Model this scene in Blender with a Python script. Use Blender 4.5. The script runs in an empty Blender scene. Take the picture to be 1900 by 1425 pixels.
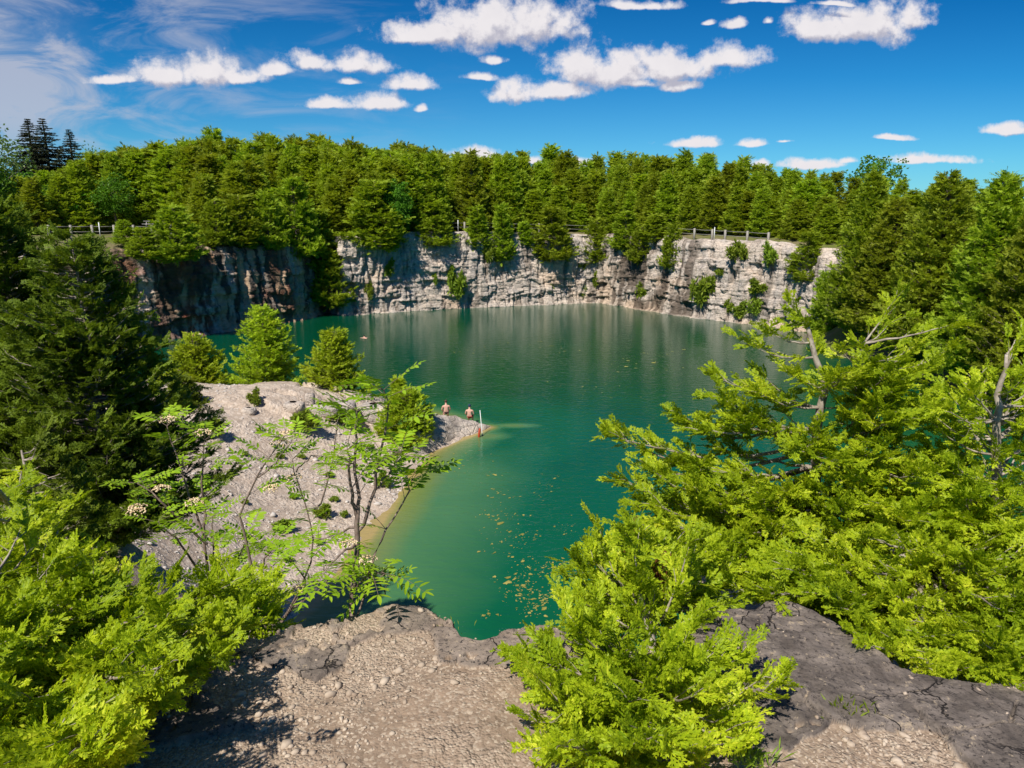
import bpy, math
import numpy as np
from mathutils import Vector

# ---------------------------------------------------------------- camera, sky, sun, exposure
SC = bpy.context.scene
COL = SC.collection
PITCH, FPX, CAMZ = math.radians(13.0), 1330.0, 12.0
cam_d = bpy.data.cameras.new('camera')
cam = bpy.data.objects.new('camera', cam_d); COL.objects.link(cam)
cam.location = (0, 0, CAMZ); cam.rotation_euler = (math.radians(90) - PITCH, 0, 0)
cam_d.sensor_width = 36.0; cam_d.lens = 36.0 * FPX / 1900.0
cam_d.clip_start = 0.05; cam_d.clip_end = 8000
SC.camera = cam
SUN_EL = math.radians(51)
SUN_AZ = math.atan2(-0.45, -0.89)            # clockwise from +Y
SUN_DIR = Vector((math.sin(SUN_AZ) * math.cos(SUN_EL), math.cos(SUN_AZ) * math.cos(SUN_EL), math.sin(SUN_EL)))
sun_d = bpy.data.lights.new('sun', 'SUN'); sun_d.energy = 5.0; sun_d.angle = math.radians(0.5); sun_d.color = (1.0, 0.94, 0.84)
sun = bpy.data.objects.new('sun', sun_d); COL.objects.link(sun)
sun.rotation_euler = SUN_DIR.to_track_quat('Z', 'Y').to_euler(); sun.location = (-30, -40, 80)
SC.view_settings.view_transform = 'Standard'; SC.view_settings.look = 'None'
SC.view_settings.exposure = 0.25; SC.view_settings.gamma = 1.0; SC.view_settings.use_curve_mapping = False
SC.cycles.max_bounces = 6; SC.cycles.diffuse_bounces = 3; SC.cycles.glossy_bounces = 2
SC.cycles.transmission_bounces = 3; SC.cycles.transparent_max_bounces = 4
SC.cycles.caustics_reflective = False; SC.cycles.caustics_refractive = False

cp, sp = math.cos(PITCH), math.sin(PITCH)
def ray(px, py):
    dx, dy = (px - 950.0) / FPX, -(py - 712.5) / FPX
    return np.array([dx, cp + dy * sp, -sp + dy * cp])
def at_y(px, py, Y):
    d = ray(px, py); return np.array([0, 0, CAMZ]) + d * (Y / d[1])
def at_z(px, py, z):
    d = ray(px, py); return np.array([0, 0, CAMZ]) + d * ((z - CAMZ) / d[2])

class NT:                                    # short hand for node trees
    def __init__(s, tree): s.t = tree
    def n(s, typ, inp=None, **kw):
        nd = s.t.nodes.new(typ)
        for k, v in kw.items(): setattr(nd, k, v)
        for k, v in (inp or {}).items():
            if isinstance(v, bpy.types.NodeSocket): s.t.links.new(v, nd.inputs[k])
            else: nd.inputs[k].default_value = v
        return nd
    def math(s, op, a, b=0.0, c=None):
        d = {0: a, 1: b}
        if c is not None: d[2] = c
        return s.n('ShaderNodeMath', d, operation=op).outputs[0]
    def vm(s, op, a, b=None):
        d = {0: a}
        if b is not None: d[1] = b
        return s.n('ShaderNodeVectorMath', d, operation=op)
    def mix(s, f, a, b, blend='MIX'):
        nd = s.t.nodes.new('ShaderNodeMix'); nd.data_type = 'RGBA'; nd.blend_type = blend
        for i, v in ((0, f), (6, a), (7, b)):
            if isinstance(v, bpy.types.NodeSocket): s.t.links.new(v, nd.inputs[i])
            else: nd.inputs[i].default_value = v if i == 0 else (tuple(v) + (1,))[:4]
        return nd.outputs[2]
    def ramp(s, f, stops, interp='LINEAR'):
        nd = s.t.nodes.new('ShaderNodeValToRGB'); nd.color_ramp.interpolation = interp
        e = nd.color_ramp.elements
        while len(e) < len(stops): e.new(0.5)
        for el, (p, c) in zip(e, stops):
            el.position = p
            el.color = (c, c, c, 1) if isinstance(c, (int, float)) else tuple(c) + (1,)
        s.t.links.new(f, nd.inputs[0]); return nd.outputs[0]
    def noise(s, vec, scale, detail=4, rough=0.55, dist=0.0):
        d = {'Scale': scale, 'Detail': detail, 'Roughness': rough, 'Distortion': dist}
        if vec is not None: d['Vector'] = vec
        return s.n('ShaderNodeTexNoise', d)
    def sstep(s, x, lo, hi):
        return s.n('ShaderNodeMapRange', {0: x, 1: lo, 2: hi, 3: 0.0, 4: 1.0}, interpolation_type='SMOOTHSTEP').outputs[0]

# clouds: (px, py, half width, height) of the billows, turned into directions of the sky
CLOUDS = [(800,60,90,26),(900,48,100,55),(1000,40,78,48),(760,66,48,16),
 (1525,52,68,32),(1610,42,80,42),(1690,32,42,26),
 (1080,122,62,38),(1150,130,90,40),(1250,125,95,34),(1345,108,62,24),(1180,152,60,12),
 (955,170,55,26),(1035,166,52,22),(1265,158,42,13),
 (300,138,58,28),(385,132,75,34),(455,142,45,16),(580,112,42,22),(660,120,62,22),(520,132,42,14),
 (760,158,46,18),(607,196,52,11),(705,192,55,18),(775,205,13,8),(655,154,22,6),(210,148,45,10),
 (920,110,27,9),(1365,46,19,10),(1426,44,11,8),(888,142,34,9),(1312,42,11,5),
 (1290,264,56,10),(1395,266,38,8),(1458,264,20,4),(1655,258,34,6),(1872,238,54,13),(1510,303,58,11),(1410,302,22,9),(1575,300,20,8),
 (1720,297,92,10),(640,275,32,10),(890,287,55,12),(1075,300,44,10),(985,298,34,8),(1190,6,62,9),(1400,4,62,7),(1550,9,40,5)]
def build_world():
    w = bpy.data.worlds.new('World'); SC.world = w; w.use_nodes = True
    t = w.node_tree; t.nodes.clear(); N = NT(t)
    sky = N.n('ShaderNodeTexSky', sky_type='NISHITA', sun_disc=False, sun_elevation=SUN_EL, sun_rotation=SUN_AZ % (2 * math.pi))
    sky.air_density = 1.0; sky.dust_density = 0.25; sky.ozone_density = 2.6; sky.altitude = 400
    # cloud density as a node group, used twice (second look up towards the sun for the grey bellies)
    g = bpy.data.node_groups.new('cloud_density', 'ShaderNodeTree')
    g.interface.new_socket('UV', in_out='INPUT', socket_type='NodeSocketVector')
    g.interface.new_socket('Density', in_out='OUTPUT', socket_type='NodeSocketFloat')
    G = NT(g); gi = g.nodes.new('NodeGroupInput'); go = g.nodes.new('NodeGroupOutput')
    acc = None
    n1 = G.noise(gi.outputs[0], 9.0, 3, 0.5)
    wv = G.vm('SUBTRACT', n1.outputs['Color'], (0.5, 0.5, 0.5)).outputs[0]
    wv = G.vm('MULTIPLY', wv, (0.035, 0.02, 0)).outputs[0]
    uv = G.vm('ADD', gi.outputs[0], wv).outputs[0]
    for (px, py, hw, hh) in CLOUDS:
        d = ray(px, py); u0, v0 = d[0] / d[1], d[2] / d[1]
        a = G.vm('SUBTRACT', uv, (u0, v0 - 0.2 * hh / FPX, 0)).outputs[0]
        a = G.vm('MULTIPLY', a, (FPX / (hw * 1.16), FPX / (hh * 1.32), 0)).outputs[0]
        b = G.vm('MULTIPLY', a, (-1, -2.2, 0)).outputs[0]
        a = G.vm('MAXIMUM', a, b).outputs[0]
        l = G.vm('LENGTH', a).outputs['Value']
        acc = l if acc is None else G.math('MINIMUM', acc, l)
    f = G.math('SUBTRACT', 1.0, acc)
    n2 = G.noise(gi.outputs[0], 27.0, 9, 0.63).outputs[0]
    n2 = G.math('MULTIPLY', G.math('SUBTRACT', n2, 0.5), 2.3)
    f = G.math('ADD', f, n2)
    f = G.math('MINIMUM', f, G.math('MULTIPLY', G.math('SUBTRACT', 1.55, acc), 1.2))
    g.links.new(f, go.inputs[0])
    D = N.n('ShaderNodeTexCoord').outputs['Generated']
    sx = N.n('ShaderNodeSeparateXYZ', {0: D})
    y = N.math('MAXIMUM', sx.outputs[1], 0.02)
    uvw = N.n('ShaderNodeCombineXYZ', {0: N.math('DIVIDE', sx.outputs[0], y), 1: N.math('DIVIDE', sx.outputs[2], y)}).outputs[0]
    def dens(v):
        nd = t.nodes.new('ShaderNodeGroup'); nd.node_tree = g; t.links.new(v, nd.inputs[0]); return nd.outputs[0]
    d1 = dens(uvw); d2 = dens(N.vm('ADD', uvw, (-0.006, 0.014, 0)).outputs[0])
    front = N.sstep(sx.outputs[1], 0.1, 0.3)
    alpha = N.math('MULTIPLY', N.sstep(d1, -0.06, 0.62), front)
    shade = N.sstep(N.math('SUBTRACT', d1, d2), 0.30, -0.45)
    puff = N.noise(uvw, 26.0, 5, 0.6).outputs[0]
    shade = N.math('ADD', N.math('MULTIPLY', shade, 0.75), N.math('MULTIPLY', puff, 0.3))
    ccol = N.mix(shade, (9.0, 8.6, 8.7), (4.2, 4.2, 5.2))
    # cirrus veil on the left of the view
    st = N.n('ShaderNodeMapping', {0: uvw, 2: (0, 0, 0.55), 3: (2.2, 7.5, 1)}, vector_type='POINT').outputs[0]
    ci = N.noise(st, 2.6, 7, 0.62, 0.9).outputs[0]
    su = N.n('ShaderNodeSeparateXYZ', {0: uvw})
    lf = N.sstep(su.outputs[0], 0.02, -0.75)
    up = N.sstep(su.outputs[1], 0.02, 0.14)
    low = N.sstep(su.outputs[0], -0.52, -0.72)
    veil = N.math('ADD', N.math('MULTIPLY', N.sstep(ci, 0.42, 0.72), lf), N.math('MULTIPLY', low, N.sstep(ci, 0.2, 0.62)))
    veil = N.math('MULTIPLY', N.math('MINIMUM', N.math('MULTIPLY', veil, 0.85), 0.72), N.math('MULTIPLY', up, front))
    deep = N.mix(1.0, sky.outputs[0], (0.36, 0.86, 1.22), 'MULTIPLY')
    grad = N.ramp(N.n('ShaderNodeMapRange', {0: su.outputs[1], 1: 0.0, 2: 0.4}).outputs[0], [(0.0, (1.0, 0.94, 0.86)), (0.2, (0.70, 0.86, 0.84)), (0.45, (0.24, 0.66, 0.76)), (0.7, (0.07, 0.50, 0.66)), (1.0, (0.05, 0.44, 0.60))])
    deep = N.mix(1.0, deep, grad, 'MULTIPLY')
    c = N.mix(veil, deep, (5.3, 5.4, 6.2))
    c = N.mix(alpha, c, ccol)
    bg = N.n('ShaderNodeBackground', {0: c, 1: 0.086})
    out = N.n('ShaderNodeOutputWorld', {0: bg.outputs[0]})
    w.cycles.sampling_method = 'MANUAL'; w.cycles.sample_map_resolution = 512
build_world()

# ---------------------------------------------------------------- helpers
def vnoise(x, y, z=0.0, seed=0):
    x, y, z = np.broadcast_arrays(np.asarray(x, float), np.asarray(y, float), np.asarray(z, float))
    fx, fy, fz = np.floor(x), np.floor(y), np.floor(z)
    tx, ty, tz = x - fx, y - fy, z - fz
    tx, ty, tz = (t * t * (3 - 2 * t) for t in (tx, ty, tz))
    ix, iy, iz = fx.astype(np.int64), fy.astype(np.int64), fz.astype(np.int64)
    def h(a, b, c):
        v = (a * 374761393 + b * 668265263 + c * 1274126177 + seed * 974634777) & 0xFFFFFFFF
        v = ((v ^ (v >> 13)) * 1274126177) & 0xFFFFFFFF
        v = ((v ^ (v >> 16)) * 2246822519) & 0xFFFFFFFF
        return ((v ^ (v >> 15)) & 0xFFFFFF) / float(0xFFFFFF)
    r = 0
    for dx in (0, 1):
        for dy in (0, 1):
            for dz in (0, 1):
                r = r + h(ix + dx, iy + dy, iz + dz) * (tx if dx else 1 - tx) * (ty if dy else 1 - ty) * (tz if dz else 1 - tz)
    return r
def fbm(x, y, z=0.0, oct=4, seed=0, gain=0.5):
    s, a, n = 0, 1.0, 0
    for k in range(oct):
        s = s + a * vnoise(np.asarray(x) * 2 ** k, np.asarray(y) * 2 ** k, np.asarray(z) * 2 ** k, seed + k); n += a; a *= gain
    return s / n
def smooth(x, a, b):
    t = np.clip((np.asarray(x, float) - a) / (b - a), 0, 1); return t * t * (3 - 2 * t)
def unit(v):
    v = np.asarray(v, float); return v / np.maximum(np.linalg.norm(v, axis=-1, keepdims=True), 1e-9)

class MB:                                    # collects quads / triangles, links ONE mesh object
    def __init__(s): s.v, s.q, s.t, s.n = [], [], [], 0
    def add(s, v, q=None, t=None):
        v = np.asarray(v, float).reshape(-1, 3)
        if q is not None and len(q): s.q.append(np.asarray(q, np.int64).reshape(-1, 4) + s.n)
        if t is not None and len(t): s.t.append(np.asarray(t, np.int64).reshape(-1, 3) + s.n)
        s.v.append(v); s.n += len(v)
    def tube(s, pts, rad, sides=5, cap=True):
        pts = np.asarray(pts, float); n = len(pts)
        rad = np.broadcast_to(np.asarray(rad, float), (n,)) if np.ndim(rad) == 0 or len(rad) != n else np.asarray(rad, float)
        tan = unit(np.gradient(pts, axis=0))
        ref = np.array([0.31, 0.2, 0.93]) if abs(tan[0][2]) < 0.8 else np.array([1.0, 0.13, 0.1])
        a = unit(np.cross(tan, ref)); b = np.cross(tan, a)
        th = np.arange(sides) * 2 * math.pi / sides
        v = pts[:, None, :] + rad[:, None, None] * (np.cos(th)[None, :, None] * a[:, None, :] + np.sin(th)[None, :, None] * b[:, None, :])
        i = np.arange(n - 1)[:, None] * sides; j = np.arange(sides)[None, :]; k = (j + 1) % sides
        q = np.stack([i + j, i + k, i + sides + k, i + sides + j], -1).reshape(-1, 4)
        v = v.reshape(-1, 3); t = []
        if cap:
            v = np.vstack([v, pts[:1], pts[-1:]]); c0, c1, o = n * sides, n * sides + 1, (n - 1) * sides
            t = [[c0, (m + 1) % sides, m] for m in range(sides)] + [[c1, o + m, o + (m + 1) % sides] for m in range(sides)]
        s.add(v, q, t)
    def box(s, c, size, rz=0.0, bev=0.0):
        hx, hy, hz = np.array(size) / 2.0; cs, sn = math.cos(rz), math.sin(rz); b = bev
        prof = [(-hz, b), (-hz + b, 0), (hz - b, 0), (hz, b)] if b else [(-hz, 0), (hz, 0)]
        rings = []
        for z, ins in prof:
            x, y = hx - ins, hy - ins
            rings += [(-x, -y, z), (x, -y, z), (x, y, z), (-x, y, z)]
        v = np.array(rings); v = np.stack([v[:, 0] * cs - v[:, 1] * sn, v[:, 0] * sn + v[:, 1] * cs, v[:, 2]], 1) + np.array(c)
        q = [[3, 2, 1, 0]]; m = len(prof)
        for r in range(m - 1):
            o = r * 4
            q += [[o + k, o + (k + 1) % 4, o + 4 + (k + 1) % 4, o + 4 + k] for k in range(4)]
        o = (m - 1) * 4; q.append([o, o + 1, o + 2, o + 3]); s.add(v, q)
    def build(s, name, mat, parent=None, smooth_=False, attrs=None):
        me = bpy.data.meshes.new(name)
        v = np.vstack(s.v); me.vertices.add(len(v)); me.vertices.foreach_set('co', v.astype(np.float32).ravel())
        q = np.vstack(s.q) if s.q else np.zeros((0, 4), int); t = np.vstack(s.t) if s.t else np.zeros((0, 3), int)
        loops = np.concatenate([q.ravel(), t.ravel()]).astype(np.int32)
        me.loops.add(len(loops)); me.loops.foreach_set('vertex_index', loops)
        starts = np.concatenate([np.arange(len(q)) * 4, len(q) * 4 + np.arange(len(t)) * 3]).astype(np.int32)
        me.polygons.add(len(starts)); me.polygons.foreach_set('loop_start', starts)
        if smooth_: me.polygons.foreach_set('use_smooth', np.ones(len(starts), bool))
        me.update(calc_edges=True)
        for k, a in (attrs or {}).items():
            at = me.attributes.new(k, 'FLOAT', 'POINT'); at.data.foreach_set('value', np.asarray(a, np.float32).ravel())
        if mat: me.materials.append(mat)
        o = bpy.data.objects.new(name, me); COL.objects.link(o)
        if parent is not None: o.parent = parent
        return o
def grid_quads(nu, nv):
    i = np.arange(nu - 1)[:, None] * nv; j = np.arange(nv - 1)[None, :]
    return np.stack([i + j, i + nv + j, i + nv + j + 1, i + j + 1], -1).reshape(-1, 4)
def empty(name, loc, rz=0.0):
    o = bpy.data.objects.new(name, None); COL.objects.link(o)
    o.location = loc; o.rotation_euler = (0, 0, rz); o.empty_display_size = 0.3; return o
def tag(o, label=None, cat=None, group=None, kind=None):
    if label: o['label'] = label
    if cat: o['category'] = cat
    if group: o['group'] = group
    if kind: o['kind'] = kind
    return o
def copy_tree(o, parent=None):
    c = o.copy(); COL.objects.link(c); c.parent = parent
    for ch in o.children: copy_tree(ch, c)
    return c

# ---------------------------------------------------------------- materials
def new_mat(name):
    m = bpy.data.materials.new(name); m.use_nodes = True; m.node_tree.nodes.clear()
    return m, NT(m.node_tree)
def leaf_mat(name, dark, light, tip=None, trans=0.35, rough=0.55, obj_var=0.25, nscale=1.2):
    m, N = new_mat(name)
    geo = N.n('ShaderNodeNewGeometry'); oi = N.n('ShaderNodeObjectInfo'); tc = N.n('ShaderNodeTexCoord')
    r = geo.outputs['Random Per Island']
    nz = N.noise(tc.outputs['Object'], nscale, 3, 0.5).outputs[0]
    f = N.math('ADD', N.math('MULTIPLY', r, 0.55), N.math('MULTIPLY', N.sstep(nz, 0.3, 0.7), 0.45))
    c = N.mix(f, dark, light)
    if tip: c = N.mix(N.sstep(f, 0.72, 1.0), c, tip)
    v = N.math('ADD', 1.0 - obj_var * 0.5, N.math('MULTIPLY', oi.outputs['Random'], obj_var))
    hs = N.n('ShaderNodeHueSaturation', {0: N.math('ADD', 0.5 - 0.03 * obj_var, N.math('MULTIPLY', oi.outputs['Random'], 0.06 * obj_var)), 1: 1.0, 2: v, 4: c})
    p = N.n('ShaderNodeBsdfPrincipled', {'Base Color': hs.outputs[0], 'Roughness': rough, 'Specular IOR Level': 0.25})
    tr = N.n('ShaderNodeBsdfTranslucent', {'Color': N.mix(1.0, hs.outputs[0], (1.25, 1.2, 0.6), 'MULTIPLY')})
    mx = N.n('ShaderNodeMixShader', {0: trans, 1: p.outputs[0], 2: tr.outputs[0]})
    N.n('ShaderNodeOutputMaterial', {0: mx.outputs[0]}); return m
def flat_mat(name, a, b, scale=6.0, rough=0.8, bump=0.0, spec=0.3):
    m, N = new_mat(name)
    tc = N.n('ShaderNodeTexCoord').outputs['Object']
    nz = N.noise(tc, scale, 5, 0.6).outputs[0]
    d = {'Base Color': N.mix(N.sstep(nz, 0.3, 0.7), a, b), 'Roughness': rough, 'Specular IOR Level': spec}
    if bump:
        d['Normal'] = N.n('ShaderNodeBump', {'Strength': 0.6, 'Distance': bump, 'Height': N.noise(tc, scale * 4, 4, 0.6).outputs[0]}).outputs[0]
    N.n('ShaderNodeOutputMaterial', {0: N.n('ShaderNodeBsdfPrincipled', d).outputs[0]}); return m

M = {}
M['cedar_far'] = leaf_mat('far_cedar_leaf', (0.19, 0.275, 0.018), (0.46, 0.56, 0.036), None, 0.45, 0.6, 0.42, 0.5)
M['cedar_rim'] = leaf_mat('rim_cedar_leaf', (0.17, 0.265, 0.016), (0.43, 0.54, 0.030), None, 0.42, 0.6, 0.4, 0.8)
M['cedar_mid'] = leaf_mat('bank_cedar_leaf', (0.24, 0.35, 0.014), (0.54, 0.66, 0.032), (0.60, 0.57, 0.05), 0.42, 0.55, 0.3, 1.3)
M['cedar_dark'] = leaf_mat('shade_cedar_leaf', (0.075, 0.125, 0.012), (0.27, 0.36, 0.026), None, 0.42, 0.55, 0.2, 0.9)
M['cedar_near'] = leaf_mat('near_cedar_leaf', (0.16, 0.275, 0.006), (0.62, 0.73, 0.024), (0.78, 0.80, 0.07), 0.48, 0.5, 0.05, 3.0)
M['decid'] = leaf_mat('broad_leaf', (0.06, 0.17, 0.012), (0.17, 0.33, 0.022), None, 0.35, 0.5, 0.35, 0.6)
M['decid_pale'] = leaf_mat('pale_broad_leaf', (0.090, 0.180, 0.050), (0.20, 0.32, 0.08), None, 0.35, 0.5, 0.3, 0.6)
M['spruce'] = leaf_mat('spruce_needle', (0.018, 0.030, 0.012), (0.055, 0.065, 0.028), None, 0.15, 0.7, 0.2, 0.6)
M['rowan'] = leaf_mat('rowan_leaf', (0.19, 0.36, 0.010), (0.42, 0.60, 0.030), None, 0.42, 0.45, 0.1, 4.0)
M['shrub'] = leaf_mat('cliff_shrub_leaf', (0.11, 0.19, 0.014), (0.31, 0.40, 0.03), None, 0.3, 0.55, 0.4, 1.2)
M['blossom'] = flat_mat('blossom', (0.62, 0.42, 0.22), (0.80, 0.66, 0.46), 60, 0.8)
M['dead'] = leaf_mat('dead_foliage', (0.10, 0.035, 0.012), (0.24, 0.10, 0.03), None, 0.2, 0.7, 0.1, 3.0)
M['bark'] = flat_mat('bark', (0.10, 0.075, 0.055), (0.26, 0.21, 0.17), 14, 0.9, 0.01)
M['twig'] = flat_mat('grey_twig', (0.20, 0.16, 0.12), (0.46, 0.40, 0.33), 20, 0.85)
M['rowan_bark'] = flat_mat('rowan_bark', (0.13, 0.09, 0.07), (0.28, 0.21, 0.17), 30, 0.7)
M['post'] = flat_mat('weathered_post', (0.26, 0.235, 0.20), (0.42, 0.39, 0.34), 8, 0.85)
M['rail'] = flat_mat('grey_rail', (0.20, 0.19, 0.17), (0.32, 0.30, 0.27), 8, 0.6)
M['white'] = flat_mat('white_paint', (0.70, 0.72, 0.70), (0.82, 0.83, 0.82), 5, 0.5)
M['red'] = flat_mat('red_paint', (0.40, 0.05, 0.025), (0.52, 0.09, 0.04), 12, 0.5)
M['skin'] = flat_mat('skin', (0.56, 0.32, 0.24), (0.64, 0.39, 0.30), 10, 0.55)
M['hair'] = flat_mat('dark_hair', (0.015, 0.012, 0.010), (0.035, 0.025, 0.02), 40, 0.6)
M['hair_brown'] = flat_mat('brown_hair', (0.05, 0.028, 0.018), (0.09, 0.05, 0.03), 40, 0.6)
M['cap'] = flat_mat('navy_cap_cloth', (0.012, 0.03, 0.07), (0.02, 0.05, 0.10), 30, 0.8)
M['shorts_red'] = flat_mat('red_cloth', (0.42, 0.04, 0.03), (0.52, 0.07, 0.05), 20, 0.8)
M['shorts_dark'] = flat_mat('dark_cloth', (0.02, 0.022, 0.028), (0.05, 0.05, 0.06), 20, 0.8)
M['weed'] = flat_mat('pond_weed', (0.17, 0.17, 0.03), (0.40, 0.34, 0.09), 2.5, 0.6)
M['wood'] = flat_mat('grey_board', (0.36, 0.34, 0.32), (0.48, 0.46, 0.43), 9, 0.8)

def rock_mat():
    m, N = new_mat('limestone'); tc = N.n('ShaderNodeTexCoord').outputs['Object']
    A = lambda k: N.n('ShaderNodeAttribute', attribute_name=k).outputs['Fac']
    st, ru, oc = A('stain'), A('rust'), A('ochre')
    n1 = N.noise(tc, 0.5, 5, 0.6).outputs[0]; n2 = N.noise(tc, 3.2, 6, 0.65).outputs[0]
    c = N.mix(N.sstep(n1, 0.35, 0.68), (0.62, 0.515, 0.425), (0.44, 0.39, 0.35))
    c = N.mix(N.math('MULTIPLY', N.sstep(n2, 0.45, 0.7), 0.55), c, (0.68, 0.59, 0.50))
    c = N.mix(N.math('MULTIPLY', N.sstep(n2, 0.47, 0.32), 0.75), c, (0.17, 0.145, 0.13))
    c = N.mix(oc, c, (0.56, 0.36, 0.20)); c = N.mix(st, c, (0.080, 0.058, 0.042))
    c = N.mix(ru, c, (0.22, 0.060, 0.03))
    vor = N.n('ShaderNodeTexVoronoi', {'Vector': N.n('ShaderNodeMapping', {0: tc, 3: (1, 1, 1.9)}).outputs[0], 'Scale': 1.7}, feature='DISTANCE_TO_EDGE').outputs[0]
    h = N.math('ADD', N.math('MULTIPLY', N.sstep(vor, 0.0, 0.07), 0.5), N.noise(tc, 7.0, 6, 0.7).outputs[0])
    b = N.n('ShaderNodeBump', {'Strength': 0.9, 'Distance': 0.12, 'Height': h}).outputs[0]
    p = N.n('ShaderNodeBsdfPrincipled', {'Base Color': c, 'Roughness': 0.9, 'Specular IOR Level': 0.2, 'Normal': b})
    N.n('ShaderNodeOutputMaterial', {0: p.outputs[0]}); return m
M['rock'] = rock_mat()
def gravel_mat(name, c1, c2, c3, scale, bumpd, vs):
    m, N = new_mat(name); tc = N.n('ShaderNodeTexCoord').outputs['Object']
    n1 = N.noise(tc, scale * 0.35, 5, 0.6).outputs[0]
    vor = N.n('ShaderNodeTexVoronoi', {'Vector': tc, 'Scale': vs}); sep = N.n('ShaderNodeSeparateColor', {0: vor.outputs['Color']})
    vb = N.n('ShaderNodeTexVoronoi', {'Vector': tc, 'Scale': vs * 0.42}); dirt = N.sstep(N.noise(tc, scale * 0.55, 6, 0.65, 0.4).outputs[0], 0.47, 0.60)
    c = N.mix(N.sstep(n1, 0.35, 0.65), c1, c2); c = N.mix(N.math('MULTIPLY', dirt, 0.6), c, tuple(x * 0.78 for x in c1))
    c = N.mix(N.math('MULTIPLY', N.sstep(sep.outputs[0], 0.6, 0.95), 0.6), c, c3)
    c = N.mix(N.math('MULTIPLY', N.sstep(sep.outputs[1], 0.70, 0.95), 0.45), c, tuple(x * 0.5 for x in c1))
    A = N.n('ShaderNodeAttribute', attribute_name='slab').outputs['Fac']
    nr = N.noise(tc, 9.0, 7, 0.7).outputs[0]; nf = N.noise(tc, 38.0, 4, 0.7).outputs[0]
    ck = N.n('ShaderNodeTexVoronoi', {'Vector': N.vm('ADD', tc, N.vm('MULTIPLY', N.noise(tc, 5.0, 4, 0.6).outputs['Color'], (0.22, 0.22, 0.22)).outputs[0]).outputs[0], 'Scale': 3.6}, feature='DISTANCE_TO_EDGE').outputs[0]
    crack = N.math('MULTIPLY', N.sstep(ck, 0.016, 0.002), N.sstep(N.noise(tc, 2.3, 2, 0.5).outputs[0], 0.45, 0.55))
    dk = N.n('ShaderNodeAttribute', attribute_name='dark').outputs['Fac']
    slab = N.mix(N.sstep(nr, 0.3, 0.7), N.mix(dk, (0.165, 0.128, 0.102), (0.082, 0.067, 0.057)), N.mix(dk, (0.310, 0.248, 0.200), (0.205, 0.170, 0.146)))
    slab = N.mix(N.sstep(N.noise(tc, 55.0, 3, 0.8).outputs[0], 0.47, 0.36), slab, (0.05, 0.042, 0.038))
    slab = N.mix(crack, slab, (0.025, 0.02, 0.018))
    slab = N.mix(N.math('MULTIPLY', N.sstep(N.math('ADD', nf, N.math('MULTIPLY', N.math('SUBTRACT', nr, 0.5), 0.5)), 0.60, 0.68), 0.7), slab, (0.38, 0.30, 0.21))
    c = N.mix(A, c, slab)
    h = N.math('ADD', N.math('MULTIPLY', N.math('SUBTRACT', 1.0, vor.outputs['Distance']), N.math('SUBTRACT', 1.0, N.math('MULTIPLY', A, 0.85))), N.math('MULTIPLY', nr, 0.8))
    h = N.math('ADD', h, N.math('MULTIPLY', N.math('SUBTRACT', 1.0, vb.outputs['Distance']), N.math('SUBTRACT', 0.9, N.math('MULTIPLY', A, 0.85)))); h = N.math('MULTIPLY', h, N.math('SUBTRACT', 1.0, N.math('MULTIPLY', dirt, 0.75)))
    h = N.math('MULTIPLY', h, N.math('ADD', 0.25, N.sstep(n1, 0.33, 0.55)))
    h = N.math('ADD', h, N.math('MULTIPLY', nf, 0.6)); h = N.math('SUBTRACT', h, N.math('MULTIPLY', crack, N.math('MULTIPLY', A, 1.2)))
    b = N.n('ShaderNodeBump', {'Strength': 0.9, 'Distance': bumpd, 'Height': h}).outputs[0]
    p = N.n('ShaderNodeBsdfPrincipled', {'Base Color': c, 'Roughness': 0.92, 'Specular IOR Level': 0.2, 'Normal': b})
    N.n('ShaderNodeOutputMaterial', {0: p.outputs[0]}); return m
M['ledge'] = gravel_mat('ledge_gravel', (0.285, 0.205, 0.145), (0.41, 0.315, 0.235), (0.52, 0.43, 0.33), 6.0, 0.008, 105.0)
M['bank'] = gravel_mat('bank_gravel', (0.47, 0.37, 0.29), (0.56, 0.46, 0.375), (0.65, 0.56, 0.475), 1.6, 0.04, 9.0)
M['stone'] = flat_mat('loose_stone', (0.30, 0.225, 0.165), (0.54, 0.44, 0.34), 9, 0.9, 0.004)
M['stone_grey'] = flat_mat('grey_stone', (0.40, 0.36, 0.33), (0.62, 0.57, 0.52), 2, 0.9, 0.02)
def ground_mat():
    m, N = new_mat('plateau_ground'); tc = N.n('ShaderNodeTexCoord').outputs['Object']
    n = N.noise(tc, 0.22, 6, 0.6).outputs[0]; f = N.noise(tc, 3.0, 5, 0.7).outputs[0]
    c = N.mix(N.sstep(n, 0.4, 0.6), (0.13, 0.16, 0.03), (0.22, 0.18, 0.10))
    c = N.mix(N.math('MULTIPLY', f, 0.5), c, (0.08, 0.09, 0.03))
    p = N.n('ShaderNodeBsdfPrincipled', {'Base Color': c, 'Roughness': 0.95, 'Specular IOR Level': 0.1,
        'Normal': N.n('ShaderNodeBump', {'Strength': 0.7, 'Distance': 0.15, 'Height': f}).outputs[0]})
    N.n('ShaderNodeOutputMaterial', {0: p.outputs[0]}); return m
M['ground'] = ground_mat()
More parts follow.
